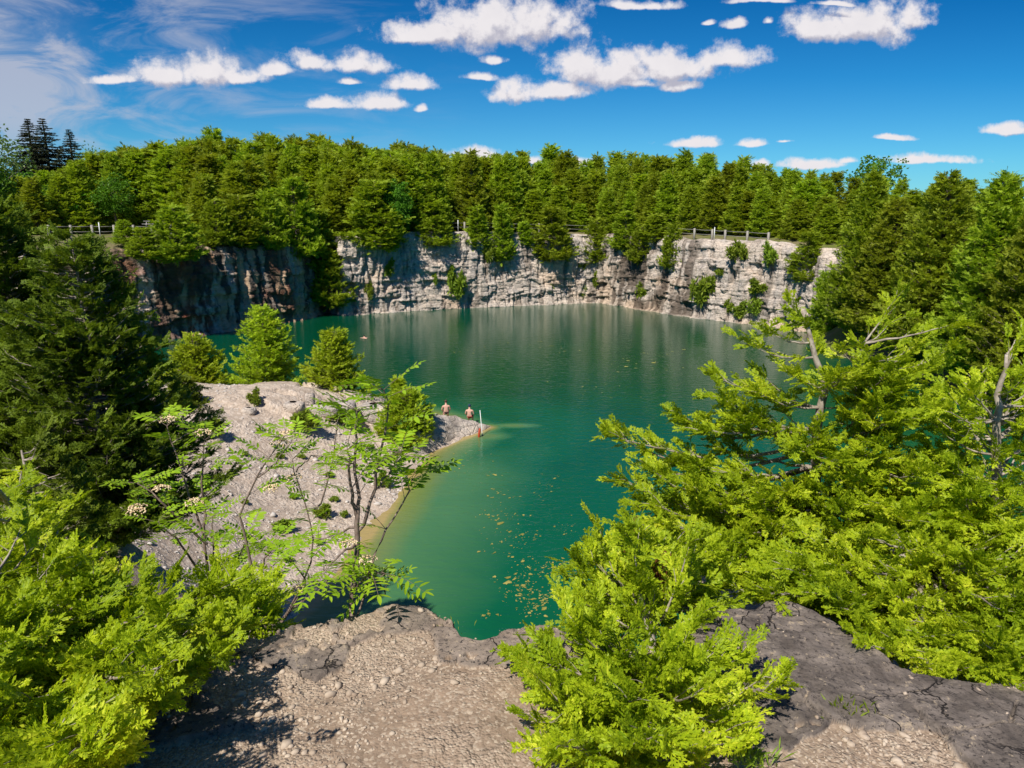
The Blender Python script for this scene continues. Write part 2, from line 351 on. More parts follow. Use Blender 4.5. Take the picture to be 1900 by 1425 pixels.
def water_mat():
    m, N = new_mat('quarry_water'); tc = N.n('ShaderNodeTexCoord').outputs['Object']
    dp = N.n('ShaderNodeAttribute', attribute_name='shoal').outputs['Fac']
    n = N.noise(tc, 0.12, 5, 0.6, 0.6).outputs[0]
    dist = N.n('ShaderNodeSeparateXYZ', {0: tc}).outputs[1]
    dsp = N.math('ADD', dp, N.math('MULTIPLY', N.math('SUBTRACT', n, 0.5), 0.28))
    c = N.ramp(dsp, [(0.0, (0.0010, 0.060, 0.025)), (0.25, (0.004, 0.094, 0.038)), (0.55, (0.060, 0.170, 0.062)), (0.80, (0.16, 0.20, 0.055)), (0.95, (0.36, 0.27, 0.10))])
    rip = N.n('ShaderNodeMapping', {0: tc, 2: (0, 0, 0.22), 3: (1.0, 2.1, 1)}).outputs[0]
    h1 = N.noise(rip, 1.3, 3, 0.55, 0.3).outputs[0]; h2 = N.noise(rip, 4.2, 2, 0.5).outputs[0]
    amp = N.sstep(N.noise(tc, 0.05, 2, 0.5).outputs[0], 0.35, 0.62)
    h = N.math('ADD', N.math('MULTIPLY', h1, 0.75), N.math('MULTIPLY', N.math('MULTIPLY', h2, 0.25), N.math('ADD', 0.35, amp)))
    b = N.n('ShaderNodeBump', {'Strength': 0.7, 'Distance': 0.06, 'Height': h}).outputs[0]
    p = N.n('ShaderNodeBsdfPrincipled', {'Base Color': c, 'Roughness': 0.035, 'IOR': 1.33, 'Specular IOR Level': 0.5, 'Normal': b})
    N.n('ShaderNodeOutputMaterial', {0: p.outputs[0]}); return m
M['water'] = water_mat()

# ---------------------------------------------------------------- the setting: quarry walls, plateau, water, bank, ledge
def P0(px, py): p = at_z(px, py, 0.0); return (p[0], p[1])
WALL = [(-52, 44, 9.0), (-46, 60, 9.0)] + [P0(a, b) + (z,) for a, b, z in
    [(320,628,9.0),(430,612,9.0),(540,597,9.0),(575,588,9.2),(610,577,9.4),(640,585,9.5),(760,576,10.1),(900,570,10.1),(1000,565,9.8),(1110,560,9.6),
     (1200,574,9.6),(1300,589,9.5),(1400,602,9.3),(1500,614,8.8),(1580,636,8.4)]] + [(35.5, 58, 8.6)]
NEAR = [(35.5, 58, 8.6), (37, 44, 8.8), (33, 30, 9.2), (26, 18, 9.6), (14, 8.5, 9.8), (6.5, 3.2, 9.9), (2.5, 1.9, 10.0), (0.2, 1.9, 10.0), (-2, 2.1, 10.0), (-6, 4.2, 9.9),
        (-14, 12, 9.5), (-24, 22, 9.2), (-36, 32, 9.0), (-46, 38, 9.0), (-52, 44, 9.0)]
def wall_y(px, py):
    d = ray(px, py); k = d[0] / d[1]; best = None
    W_ = WALL + NEAR[1:4]
    for (x0, y0, _), (x1, y1, _) in zip(W_[:-1], W_[1:]):
        den = (x1 - x0) - k * (y1 - y0)
        if abs(den) < 1e-9: continue
        t = (k * y0 - x0) / den
        if 0 <= t <= 1:
            y = y0 + t * (y1 - y0)
            if best is None or y < best: best = y
    return best or 80.0
def resample(path, ds):
    P = np.array(path, float); seg = np.linalg.norm(np.diff(P[:, :2], axis=0), axis=1); S = np.concatenate([[0], np.cumsum(seg)])
    n = int(S[-1] / ds) + 1; s = np.linspace(0, S[-1], n)
    R = np.stack([np.interp(s, S, P[:, k]) for k in range(3)], 1)
    tg = np.gradient(R[:, :2], axis=0)
    w = max(1, int(1.2 / ds)); ker = np.ones(w) / w
    tg = np.stack([np.convolve(np.pad(tg[:, k], w, mode='edge'), ker, 'same')[w:-w] for k in range(2)], 1)
    tg = unit(tg); return s, R, np.stack([tg[:, 1], -tg[:, 0]], 1)
def beds(s, z, th, wd, amp, crack, rng):
    zb = [-3.0]
    while zb[-1] < 13: zb.append(zb[-1] + rng.uniform(*th))
    zb = np.array(zb); zz = z + 0.9 * (fbm(s / 7, z / 30, 0, 2, 77) - 0.5) + 0.55 * th[1] * (vnoise(np.floor(s / (wd[1] * 0.8) + 0.6 * fbm(z * 0.7, s * 0.2, 0, 2, 3)) * 7.31, 0.5, 0, 78) - 0.5)
    i = np.clip(np.searchsorted(zb, zz) - 1, 0, len(zb) - 2)
    out = np.zeros_like(s)
    dzb = np.minimum(zz - zb[i], zb[i + 1] - zz)
    for b in range(len(zb) - 1):
        m = i == b
        if not m.any(): continue
        br = [-5.0]
        while br[-1] < s.max() + 10: br.append(br[-1] + rng.uniform(*wd))
        br = np.array(br); off = rng.uniform(-1, 1, len(br)) + rng.uniform(-0.5, 0.5)
        ss = s[m] + 0.25 * (vnoise(s[m] * 1.5, z[m] * 2.5, 0, 5) - 0.5)
        j = np.clip(np.searchsorted(br, ss) - 1, 0, len(br) - 2)
        dj = np.minimum(ss - br[j], br[j + 1] - ss)
        out[m] = amp * off[j] - crack * (1 - smooth(dj, 0.0, 0.10))
    return out - crack * (1 - smooth(dzb, 0.0, 0.06))
def cliff(name, path, ds, nz, seed, near=False):
    rng = np.random.default_rng(seed)
    s, R, nr = resample(path, ds)
    zt = R[:, 2] + 0.7 * (fbm(s / 5.0, 0.3, 0, 3, seed) - 0.5) + 0.35 * (vnoise(np.floor(s / 1.4), 3.3, 0, seed) - 0.5)
    f = np.linspace(0, 1, nz)[None, :]
    z = -0.8 + (zt[:, None] + 0.8) * f; S = np.repeat(s[:, None], nz, 1)
    d = 1.5 * (fbm(S / 8, z / 16, 0, 3, seed + 3) - 0.5)
    d += beds(S, z, (0.9, 2.4), (1.0, 4.0), 0.24, 0.09, rng) + beds(S, z, (0.22, 0.70), (0.35, 1.5), 0.10, 0.06, rng)
    d += 0.14 * (fbm(S * 1.6, z * 1.6, 0, 4, seed + 9) - 0.5)
    d += 0.75 * (1 - z / 10.0) + 0.5 * smooth(z, 0.7, -0.2) * fbm(S / 1.2, 0.5, 0, 3, seed + 4)
    vj = np.abs(fbm(S * 0.55 + 0.25 * (fbm(S, z, 0, 2, seed + 8) - 0.5), z * 0.07, 0, 3, seed + 7) - 0.5); d -= 0.35 * smooth(vj, 0.035, 0.0) + 0.25 * (np.floor(fbm(S * 0.35, z * 0.12, 0, 2, seed + 5) * 10) % 2)
    d -= 0.8 * smooth(f, 0.93, 1.0) * fbm(S / 2.0, z / 2, 0, 2, seed + 2)
    back = np.array([0.5, 1.4, 3.0]); zb = np.array([0.12, 0.05, -0.35])
    X = R[:, None, 0] + nr[:, None, 0] * d; Y = R[:, None, 1] + nr[:, None, 1] * d
    Xb = X[:, -1:] - nr[:, None, 0] * back[None]; Yb = Y[:, -1:] - nr[:, None, 1] * back[None]; Zb = z[:, -1:] + zb[None] + 0.2 * (fbm(S[:, :3], back[None], 0, 3, 6) - 0.5)
    V = np.stack([np.hstack([X, Xb]), np.hstack([Y, Yb]), np.hstack([z, Zb])], -1)
    nzz = nz + 3; Sx = np.repeat(s[:, None], nzz, 1); Z = V[..., 2]
    # stains: black seepage on the left wall, streaks on the first part of the right wall
    XX, YY = V[..., 0], V[..., 1]
    leftness = smooth(XX, -22.5, -25.5) if not near else np.full(XX.shape, 0.6)
    corner = smooth(XX, 12.3, 13.5) * smooth(XX, 25.0, 21.5) if not near else 0
    streak = fbm(Sx * 1.7, Z * 0.16, 0, 4, seed + 20); patch = fbm(Sx / 3.0, Z / 3.5, 0, 4, seed + 21)
    fine = fbm(Sx * 3.5, Z * 1.2, 0, 3, seed + 22)
    st = 0.75 * smooth(streak + 0.45 * (patch - 0.5), 0.60, 0.74) * 0.75
    st = np.maximum(st, corner * smooth(streak * 0.7 + patch * 0.35, 0.44, 0.60) * 0.85)
    st = np.maximum(st, 0.45 * smooth(Z, 8.6, 9.8) * smooth(patch, 0.45, 0.6))
    st = np.maximum(st, leftness * smooth(streak * 0.6 + patch * 0.25 + fine * 0.3 - 0.10 * smooth(XX, -33, -24) - 0.25 * smooth(Z, 1.0, 0.2) * smooth(XX, -36, -30), 0.46, 0.60) * 0.92)
    if near: st = np.maximum(st, 0.35)
    ru = leftness * smooth(np.abs(XX + 33.0), 1.6, 0.4) * smooth(Z, 5.0, 2.5) * smooth(fine, 0.3, 0.6) * 0.9
    ru = np.maximum(ru, 0.5 * leftness * smooth(patch, 0.55, 0.7))
    oc = 0.40 * smooth(fbm(Sx / 5, Z / 4, 0, 3, seed + 30), 0.50, 0.68) * (1 - smooth(Z, 3.5, 7.5)) + 0.75 * leftness * smooth(fbm(Sx / 2, Z / 5, 0, 3, seed + 31), 0.42, 0.6)
    st = st * (1 - 0.55 * np.clip(ru, 0, 1)) * smooth(Z, -0.1, 0.22)
    mb = MB(); mb.add(V.reshape(-1, 3), grid_quads(len(s), nzz))
    o = mb.build(name, M['rock'], attrs={'stain': np.clip(st, 0, 1), 'rust': np.clip(ru, 0, 1), 'ochre': np.clip(oc, 0, 0.8)})
    tag(o, kind='structure'); return o
cliff('cliff', WALL, 0.13, 110, 11)
cliff('near_cliff', NEAR, 0.35, 50, 23, True)

def build_plateau():
    loop = WALL[:-1] + NEAR[:-1]; P = np.array(loop, float)
    S = np.concatenate([[0], np.cumsum(np.linalg.norm(np.diff(np.vstack([P, P[:1]])[:, :2], axis=0), axis=1))])
    n = 420; s = np.linspace(0, S[-1], n, endpoint=False); PP = np.vstack([P, P[:1]])
    R = np.stack([np.interp(s, S, PP[:, k]) for k in range(3)], 1)
    c = np.array([-6.0, 55.0]); dirs = unit(R[:, :2] - c)
    offs = [0.9, 2.0, 4, 7, 11, 16, 25, 40, 70, 140, 400, 1200, 4000]
    V = []
    for k, o in enumerate(offs):
        xy = R[:, :2] + dirs * o
        zt = R[:, 2] + (10.3 - R[:, 2]) * smooth(o, 1.5, 8) - 0.12
        near = smooth(xy[:, 1], 12, 2) * smooth(np.abs(xy[:, 0]), 14, 8)
        zt = zt + 0.3 * (fbm(xy[:, 0] / 3, xy[:, 1] / 3, 0, 3, 3) - 0.5) * smooth(o, 0.5, 3) - 0.25 * near
        V.append(np.column_stack([xy, zt]))
    V = np.stack(V, 1); q = grid_quads(n, len(offs))
    last = np.stack([(n - 1) * len(offs) + np.arange(len(offs) - 1), np.arange(len(offs) - 1), np.arange(len(offs) - 1) + 1, (n - 1) * len(offs) + np.arange(len(offs) - 1) + 1], -1)
    mb = MB(); mb.add(V.reshape(-1, 3), np.vstack([q, last])); tag(mb.build('ground', M['ground'], smooth_=True), kind='structure')
build_plateau()

TAL = np.array([P0(1450, 608), P0(1500, 614), P0(1580, 636), (35.5, 58), (37, 44), (33, 30), (27, 20)])
def talus_h(x, y):
    x, y = np.asarray(x, float), np.asarray(y, float); best = np.full(x.shape, 1e9)
    for a, b in zip(TAL[:-1], TAL[1:]):
        ab = b - a; t = np.clip(((x - a[0]) * ab[0] + (y - a[1]) * ab[1]) / (ab @ ab), 0, 1); best = np.minimum(best, np.hypot(x - a[0] - t * ab[0], y - a[1] - t * ab[1]))
    return (4.8 - 0.95 * best) * smooth(y, 76, 66) - 1.2 * smooth(y, 64, 78) + 0.5 * (fbm(x / 2, y / 2, 0, 3, 88) - 0.5)
def build_talus():
    xs = np.arange(22, 40, 0.3); ys = np.arange(20, 76, 0.3); X, Y = np.meshgrid(xs, ys, indexing='ij'); mb = MB(); mb.add(np.stack([X, Y, np.minimum(talus_h(X, Y), 4.9)], -1).reshape(-1, 3), grid_quads(len(xs), len(ys)))
    tag(mb.build('wooded_bank', M['ground'], smooth_=True), kind='structure')
build_talus()

# gravel bank: heights through control points (thin plate spline)
BANK_PX = [(320,713,3.3),(400,718,3.2),(480,716,3.1),(560,722,2.9),(620,731,2.6),(660,742,2.2),(730,752,1.6),
 (360,760,3.0),(440,770,2.85),(520,765,2.6),(600,775,2.0),(680,790,1.2),(740,800,0.8),(400,830,2.3),(500,830,1.75),(580,830,1.2),(660,840,0.8),(740,845,0.35),
 (380,900,1.9),(470,920,1.1),(560,900,0.75),(640,900,0.45),(400,990,1.4),(480,1000,0.75),(560,990,0.35),(300,950,2.4),(300,1050,2.2),(420,1090,1.1),
 (795,838,0.02),(760,885,0.0),(712,950,0.0),(660,1010,0.0),(610,1080,0.0),(545,1145,0.0),(500,1220,0.1)]
ctrl = [tuple(at_z(a, b, z)) for a, b, z in BANK_PX]
for a, b, z in [(320,713,3.3),(400,718,3.2),(480,716,3.1),(560,722,2.9),(620,731,2.6),(660,742,2.2),(730,752,1.6)]:
    p = at_z(a, b, z); ctrl += [(p[0], p[1] + 2.5, z - 0.7), (p[0], p[1] + 5.5, -0.4), (p[0], p[1] + 10, -2.0)]
for a, b in [(795,838),(760,885),(712,950),(660,1010),(610,1080),(545,1145)]:
    p = at_z(a, b, 0); ctrl += [(p[0] + 1.6, p[1] - 0.4, -0.30), (p[0] + 6, p[1] - 1, -2.0)]
ctrl += [(-1.0, 43.5, -1.2), (-3.0, 46, -1.4), (-28, 30, 4.2), (-24, 24, 4.6), (-18, 18, 5.5), (-12, 12, 7.5), (-6.9, 12, 6.4), (-9, 12, 7.0), (-8.2, 14.6, 4.6), (-5.0, 12.5, 3.0), (-5.0, 15, 0.3), (-8.5, 17.5, 2.2), (-30, 40, 3.4), (-34, 36, 4.5), (-3.2, 12, -0.6), (-3.0, 15, -1.4), (2, 40, -1.5)]
ctrl = np.array(ctrl)
def tps_fit(C):
    n = len(C); d = np.linalg.norm(C[:, None, :2] - C[None, :, :2], axis=2); K = np.where(d > 0, d * d * np.log(d + 1e-9), 0) + np.eye(n) * 1.5
    Pm = np.column_stack([np.ones(n), C[:, :2]]); A = np.block([[K, Pm], [Pm.T, np.zeros((3, 3))]])
    return np.linalg.solve(A, np.concatenate([C[:, 2], np.zeros(3)]))
TW = tps_fit(ctrl)
def bank_h(x, y):
    x, y = np.asarray(x, float), np.asarray(y, float); h = TW[-3] + TW[-2] * x + TW[-1] * y
    for w, c in zip(TW[:-3], ctrl):
        r2 = (x - c[0]) ** 2 + (y - c[1]) ** 2; h = h + w * 0.5 * r2 * np.log(r2 + 1e-12)
    return h
def bank_full(x, y):
    h = bank_h(x, y)
    n = 0.20 * (fbm(x / 2.4, y / 2.4, 0, 4, 41) - 0.5) + 0.05 * (fbm(x * 2.2, y * 2.2, 0, 3, 42) - 0.5)
    led = 0.28 * smooth(fbm(x / 2.2, y / 2.2, 0.5, 3, 43), 0.50, 0.53) * smooth(h, 1.0, 1.6) * smooth(x, -16, -12) * smooth(x, -5, -7)
    return h + 0.16 * (fbm(x / 1.1, y / 1.1, 0, 3, 44) - 0.5) * smooth(np.abs(h), 0.6, 0.1) + n * smooth(h, -0.3, 0.5) + led * smooth(y, 33.0, 34.5)
def build_bank():
    xs = np.arange(-34, 4, 0.11); ys = np.arange(8, 50, 0.11)
    X, Y = np.meshgrid(xs, ys, indexing='ij'); Z = bank_full(X, Y); Z = np.maximum(Z, -1.5)
    edge = np.maximum(smooth(X, -31, -34), smooth(Y, 10, 8)); Z = Z - 3 * edge
    slab = 0.0 * Z
    mb = MB(); mb.add(np.stack([X, Y, Z], -1).reshape(-1, 3), grid_quads(len(xs), len(ys)))
    tag(mb.build('gravel_bank', M['bank'], smooth_=True, attrs={'slab': slab, 'dark': slab}), kind='structure')
build_bank()

def build_water():
    xs = np.concatenate([np.arange(-60, -20, 1.0), np.arange(-20, 12, 0.25), np.arange(12, 50, 1.0)])
    ys = np.concatenate([np.arange(1, 50, 0.25), np.arange(50, 116, 1.0)])
    X, Y = np.meshgrid(xs, ys, indexing='ij'); h = bank_h(X, Y)
    sh = np.clip(1 + h / 1.1, 0, 1) * 0.9
    # a broad milky shoal off the bank towards the viewer and a spit of shallow rock off the tip
    A = np.array([[-3.2, 41.2], [-1.2, 40.4], [1.4, 40.6]])
    d = np.hypot((X - 0.1) / 2.6, (Y - 41.0) / 0.9); sh = np.maximum(sh, 0.66 * smooth(d, 1.1, 0.1))
    d = np.hypot((X + 1.8) / 2.6, (Y - 38.9) / 1.6); sh = np.maximum(sh, 0.66 * smooth(d, 1.1, 0.2))
    # distance from the shore line
    L = np.array([P0(a, b) for a, b in [(905,793),(795,838),(760,885),(712,950),(660,1010),(610,1080),(545,1145),(500,1230)]])
    dist = np.full(X.shape, 1e9)
    for a, b in zip(L[:-1], L[1:]):
        ab = b - a; t = np.clip(((X - a[0]) * ab[0] + (Y - a[1]) * ab[1]) / (ab @ ab), 0, 1)
        dist = np.minimum(dist, np.hypot(X - a[0] - t * ab[0], Y - a[1] - t * ab[1]))
    tipd = np.hypot(X + 1.4, Y - 40.5); sh = np.maximum(sh, 0.60 * smooth(dist, 10.0, 0.8) * (0.35 + 0.65 * smooth(tipd, 2.0, 8.0))); sh = np.maximum(sh, 0.95 * smooth(dist, 1.3, 0.2))
    sh = np.maximum(sh, 0.22 * smooth(Y, 60, 20))
    mb = MB(); mb.add(np.stack([X, Y, 0 * X], -1).reshape(-1, 3), grid_quads(len(xs), len(ys)))
    tag(mb.build('water', M['water'], smooth_=True, attrs={'shoal': sh}), kind='structure')
build_water()

# the ledge the viewer stands on
LEDGE_Z = 10.4
EDGE = [(444,1159),(510,1151),(602,1140),(662,1132),(735,1115),(779,1114),(820,1130),(842,1149),(856,1170),(892,1178),(921,1171),(937,1159),(962,1150),(1000,1156),(1060,1175),
        (1150,1190),(1240,1175),(1290,1140),(1331,1126),(1395,1122),(1432,1104),(1464,1106),(1521,1136),(1568,1158),(1609,1192),(1679,1233),(1748,1243),(1818,1249),(1868,1256),(1900,1278)]
EP = np.array([at_z(a, b, LEDGE_Z)[:2] for a, b in EDGE])
for k in range(1, len(EP)): EP[k, 0] = max(EP[k, 0], EP[k - 1, 0] + 0.004)
EX = np.concatenate([[-9, -4, -1.8], EP[:, 0], [2.6, 4, 9]]); EY = np.concatenate([[4.6, 3.4, 2.65], EP[:, 1], [1.7, 1.6, 2.2]])
def ledge_edge(x): return np.interp(x, EX, EY) + 0.05 * (fbm(np.asarray(x) * 7, 0.4, 0, 3, 61) - 0.5)
SLABS = [tuple(at_z(a, b, LEDGE_Z)[:2]) + (r,) for a, b, r in [(610,1195,.13),(560,1200,.10),(630,1290,.11),(560,1262,.10),(915,1300,.10),(860,1200,.12),(940,1210,.12),(760,1140,.15),(660,1330,.08),(480,1200,.12),(1000,1190,.12)]]
SAND = at_z(1590, 1400, LEDGE_Z)[:2]
def cells(x, y, size, seed):                 # nearest jittered site: its centre and the distance to the border
    gx, gy = np.floor(x / size), np.floor(y / size); f1 = np.full(x.shape, 9e9); f2 = f1.copy(); cx, cy = f1.copy(), f1.copy()
    for i in (-1, 0, 1):
        for j in (-1, 0, 1):
            u, v = gx + i, gy + j; px = (u + vnoise(u, v, 0.0, seed)) * size; py = (v + vnoise(u, v, 0.0, seed + 1)) * size; d = np.hypot(x - px, y - py)
            nr_ = d < f1; f2 = np.where(nr_, f1, np.minimum(f2, d)); f1 = np.where(nr_, d, f1); cx = np.where(nr_, px, cx); cy = np.where(nr_, py, cy)
    return cx, cy, f2 - f1
def ledge_fields(x, y, e):
    x, y, e = np.broadcast_arrays(np.asarray(x, float), np.asarray(y, float), np.asarray(e, float))
    de = e - y
    wx = x + 0.10 * (fbm(x * 3, y * 3, 0, 4, 72) - 0.5) + 0.02 * (fbm(x * 16, y * 16, 0, 2, 74) - 0.5); wy = y + 0.10 * (fbm(x * 3, y * 3, 5, 4, 73) - 0.5)
    cx, cy, cb = cells(wx, wy * 1.35, 0.34, 75); cy = cy / 1.35
    ce = ledge_edge(cx) - cy; m = fbm(cx * 1.5, cy * 1.9, 0, 3, 62)
    right = smooth(cx, 0.55, 0.80) * smooth(cy, 1.66, 1.76)
    val = 0.9 * m + 0.13 * smooth(ce, 0.42, 0.10) + 0.75 * right - 0.10 * smooth(cy, 1.75, 1.45) + 0.06 * smooth(cx, -0.3, -1.0)
    for qx, qy, r in SLABS: val = val + 0.30 * np.exp(-((cx - qx) ** 2 + (cy - qy) ** 2) / (r * r))
    val = val - 1.3 * smooth(np.hypot((cx - SAND[0]) / 0.42, (cy - SAND[1]) / 0.19), 1.1, 0.8)
    s = smooth(val, 0.60, 0.61)
    dirt = fbm(x * 5, y * 6, 3, 5, 76) + 0.25 * (fbm(x * 30, y * 30, 0, 3, 79) - 0.5)               # rubble and dirt lying over the rock
    s = s * smooth(dirt - 0.5 + 0.6 * (val - 0.62) + 0.05 * right, -0.06, 0.0)
    s = np.maximum(s, smooth(de, 0.07, 0.02) * smooth(dirt, 0.40, 0.50) * 0.9)
    lift = vnoise(cx * 9.1, cy * 9.1, 0, 77)
    h = 0.07 * (fbm(x * 0.9, y * 0.9, 0, 3, 63) - 0.5) + s * (0.010 + 0.026 * lift) - 0.022 * s * smooth(cb, 0.016, 0.003) * smooth(fbm(x * 4, y * 4, 8, 2, 78), 0.42, 0.55)
    h = h + 0.016 * (fbm(x * 5, y * 5, 0, 4, 64) - 0.5) + (0.012 + 0.006 * s) * (fbm(x * 20, y * 20, 0, 4, 65) - 0.5) - 0.02
    return h, s
def build_ledge():
    xs = np.concatenate([np.linspace(-9, -2.2, 60, endpoint=False), np.linspace(-2.2, 2.8, 760, endpoint=False), np.linspace(2.8, 9, 50)])
    e = ledge_edge(xs); v = np.concatenate([np.linspace(0, 0.5, 12, endpoint=False), np.linspace(0.5, 1, 360)])
    y0 = -9.0
    # t from the back to the lip, dense in front of the camera
    T = np.interp(v, [0, 0.5, 1], [0, 1, 2])
    Y = np.where(T[None] < 1, y0 + (1.2 - y0) * T[None], 1.2 + (e[:, None] - 1.2) * (T[None] - 1)); X = np.repeat(xs[:, None], len(v), 1)
    h, s = ledge_fields(X, Y, np.repeat(e[:, None], len(v), 1)); h = h - 0.05 * smooth(e[:, None] - Y, 0.05, 0.0)
    Z = LEDGE_Z + h * smooth(Y, 0.4, 1.3)
    # the face below the lip
    drop = np.concatenate([[0.03, 0.07, 0.11, 0.12, 0.2, 0.3, 0.45, 0.65, 0.9], np.linspace(1.2, 9.5, 26)])
    Xs = np.repeat(xs[:, None], len(drop), 1)
    out = 0.03 + 0.16 * (fbm(Xs * 1.6, drop[None] * 2.3, 0, 4, 69) - 0.6) - 0.10 * (np.floor(drop[None] * 2.2) % 2) * smooth(drop[None], 0.1, 0.3)
    Ys = e[:, None] + out; Zs = Z[:, -1:] - drop[None]
    V = np.stack([np.hstack([X, Xs]), np.hstack([Y, Ys]), np.hstack([Z, Zs])], -1)
    S = np.hstack([s, np.ones_like(Zs) * 0.9]); XA = np.hstack([X, Xs]); DK = np.maximum(smooth(XA, 0.35, 0.8), 0.75 * smooth(fbm(XA * 2, np.hstack([Y, Ys]) * 2, 0, 3, 81), 0.42, 0.6))
    mb = MB(); mb.add(V.reshape(-1, 3), grid_quads(len(xs), V.shape[1]))
    tag(mb.build('rock_ledge', M['ledge'], smooth_=True, attrs={'slab': S, 'dark': DK}), kind='structure')
build_ledge()
def shelf(name, x0, x1, y1, z, seed, lim):       # a lower bench of rock under the lip that carries trees
    xs = np.linspace(x0, x1, 110); e = y1 + 0.35 * (fbm(xs * 0.9, 0.3, 0, 3, seed) - 0.5); e = np.minimum(e, lim(xs)); t = np.linspace(0, 1, 60)
    X = np.repeat(xs[:, None], 60, 1); Y = 1.2 + (e[:, None] - 1.2) * t[None]; Z = z + 0.5 * (fbm(X * 0.9, Y * 0.9, 0, 4, seed + 1) - 0.5) + 0.06 * (fbm(X * 6, Y * 6, 0, 3, seed + 2) - 0.5)
    drop = np.linspace(0.1, z + 0.6, 40); Xs = np.repeat(xs[:, None], 40, 1); Ys = e[:, None] + 0.30 * (fbm(Xs * 1.2, drop[None] * 1.8, 0, 4, seed + 3) - 0.5) + 0.04 * drop[None]
    V = np.stack([np.hstack([X, Xs]), np.hstack([Y, Ys]), np.hstack([Z, Z[:, -1:] - drop[None]])], -1); V[0, :, 2] -= 3; V[-1, :, 2] -= 3; st = smooth(fbm(V[..., 0] * 1.5, V[..., 1] * 1.5, V[..., 2] * 0.5, 4, seed + 5), 0.35, 0.65) * 0.8
    mb = MB(); mb.add(V.reshape(-1, 3), grid_quads(110, 100)); tag(mb.build(name, M['ledge'], smooth_=True, attrs={'slab': np.clip(st * 1.4, 0, 1), 'dark': st}), kind='structure')
shelf('rock_shelf', 1.0, 9.0, 5.9, 9.0, 400, lambda x: 2.2 + (x - 1.0) * 6.0)
shelf('rock_shelf_west', -6.5, -1.3, 4.9, 9.15, 420, lambda x: 2.4 + (-1.3 - x) * 6.0)
def ico():
    p = (1 + 5 ** 0.5) / 2
    v = unit(np.array([(-1,p,0),(1,p,0),(-1,-p,0),(1,-p,0),(0,-1,p),(0,1,p),(0,-1,-p),(0,1,-p),(p,0,-1),(p,0,1),(-p,0,-1),(-p,0,1)], float))
    f = [(0,11,5),(0,5,1),(0,1,7),(0,7,10),(0,10,11),(1,5,9),(5,11,4),(11,10,2),(10,7,6),(7,1,8),(3,9,4),(3,4,2),(3,2,6),(3,6,8),(3,8,9),(4,9,5),(2,4,11),(6,2,10),(8,6,7),(9,8,1)]
    return v, np.array(f)
def stones(mb, pos, size, rng, flat=0.6):
    v, f = ico(); n = len(pos)
    k = v[None] * (1 + rng.uniform(-0.42, 0.30, (n, 12, 1)))
    k = k * np.stack([rng.uniform(0.7, 1.3, n), rng.uniform(0.6, 1.0, n), rng.uniform(0.7, 1.1, n) * flat], 1)[:, None, :] * size[:, None, None]
    a = rng.uniform(0, 6.28, n); c, s = np.cos(a)[:, None], np.sin(a)[:, None]
    w = np.stack([k[..., 0] * c - k[..., 1] * s, k[..., 0] * s + k[..., 1] * c, k[..., 2]], -1) + pos[:, None, :]
    mb.add(w.reshape(-1, 3), None, (f[None] + (np.arange(n) * 12)[:, None, None]).reshape(-1, 3))
def scatter_stones():
    rng = np.random.default_rng(5)
    x = rng.uniform(-2.0, 2.6, 26000); y = rng.uniform(1.3, 2.9, 26000); e = ledge_edge(x); k = y < e - 0.03
    x, y, e = x[k], y[k], e[k]; h, s = ledge_fields(x, y, e)
    k = (rng.uniform(0, 1, len(x)) < np.where(s < 0.4, 0.70 * smooth(fbm(x * 2.5, y * 2.5, 0, 3, 8), 0.36, 0.62), 0.02)); x, y, h = x[k], y[k], h[k]
    sz = np.clip(rng.lognormal(math.log(0.0046), 0.68, len(x)), 0.0022, 0.022)
    mb = MB(); stones(mb, np.stack([x, y, LEDGE_Z + h * smooth(y, 0.4, 1.3) + sz * 0.12], 1), sz, rng)
    tag(mb.build('gravel', M['stone'], smooth_=False), kind='stuff')
    x = rng.uniform(-26, 1, 30000); y = rng.uniform(12, 42, 30000); h = bank_h(x, y); k = (h > 0.0) & (h < 4) & (rng.uniform(0, 1, len(x)) < 0.05 + 0.5 * smooth(fbm(x / 2.5, y / 2.5, 0, 3, 9), 0.45, 0.65))
    x, y = x[k], y[k]; sz = np.clip(rng.lognormal(math.log(0.032), 0.55, len(x)), 0.015, 0.22)
    mb = MB(); stones(mb, np.stack([x, y, bank_full(x, y) + sz * 0.15], 1), sz, rng)
    tag(mb.build('bank_gravel', M['stone_grey']), kind='stuff')
scatter_stones()

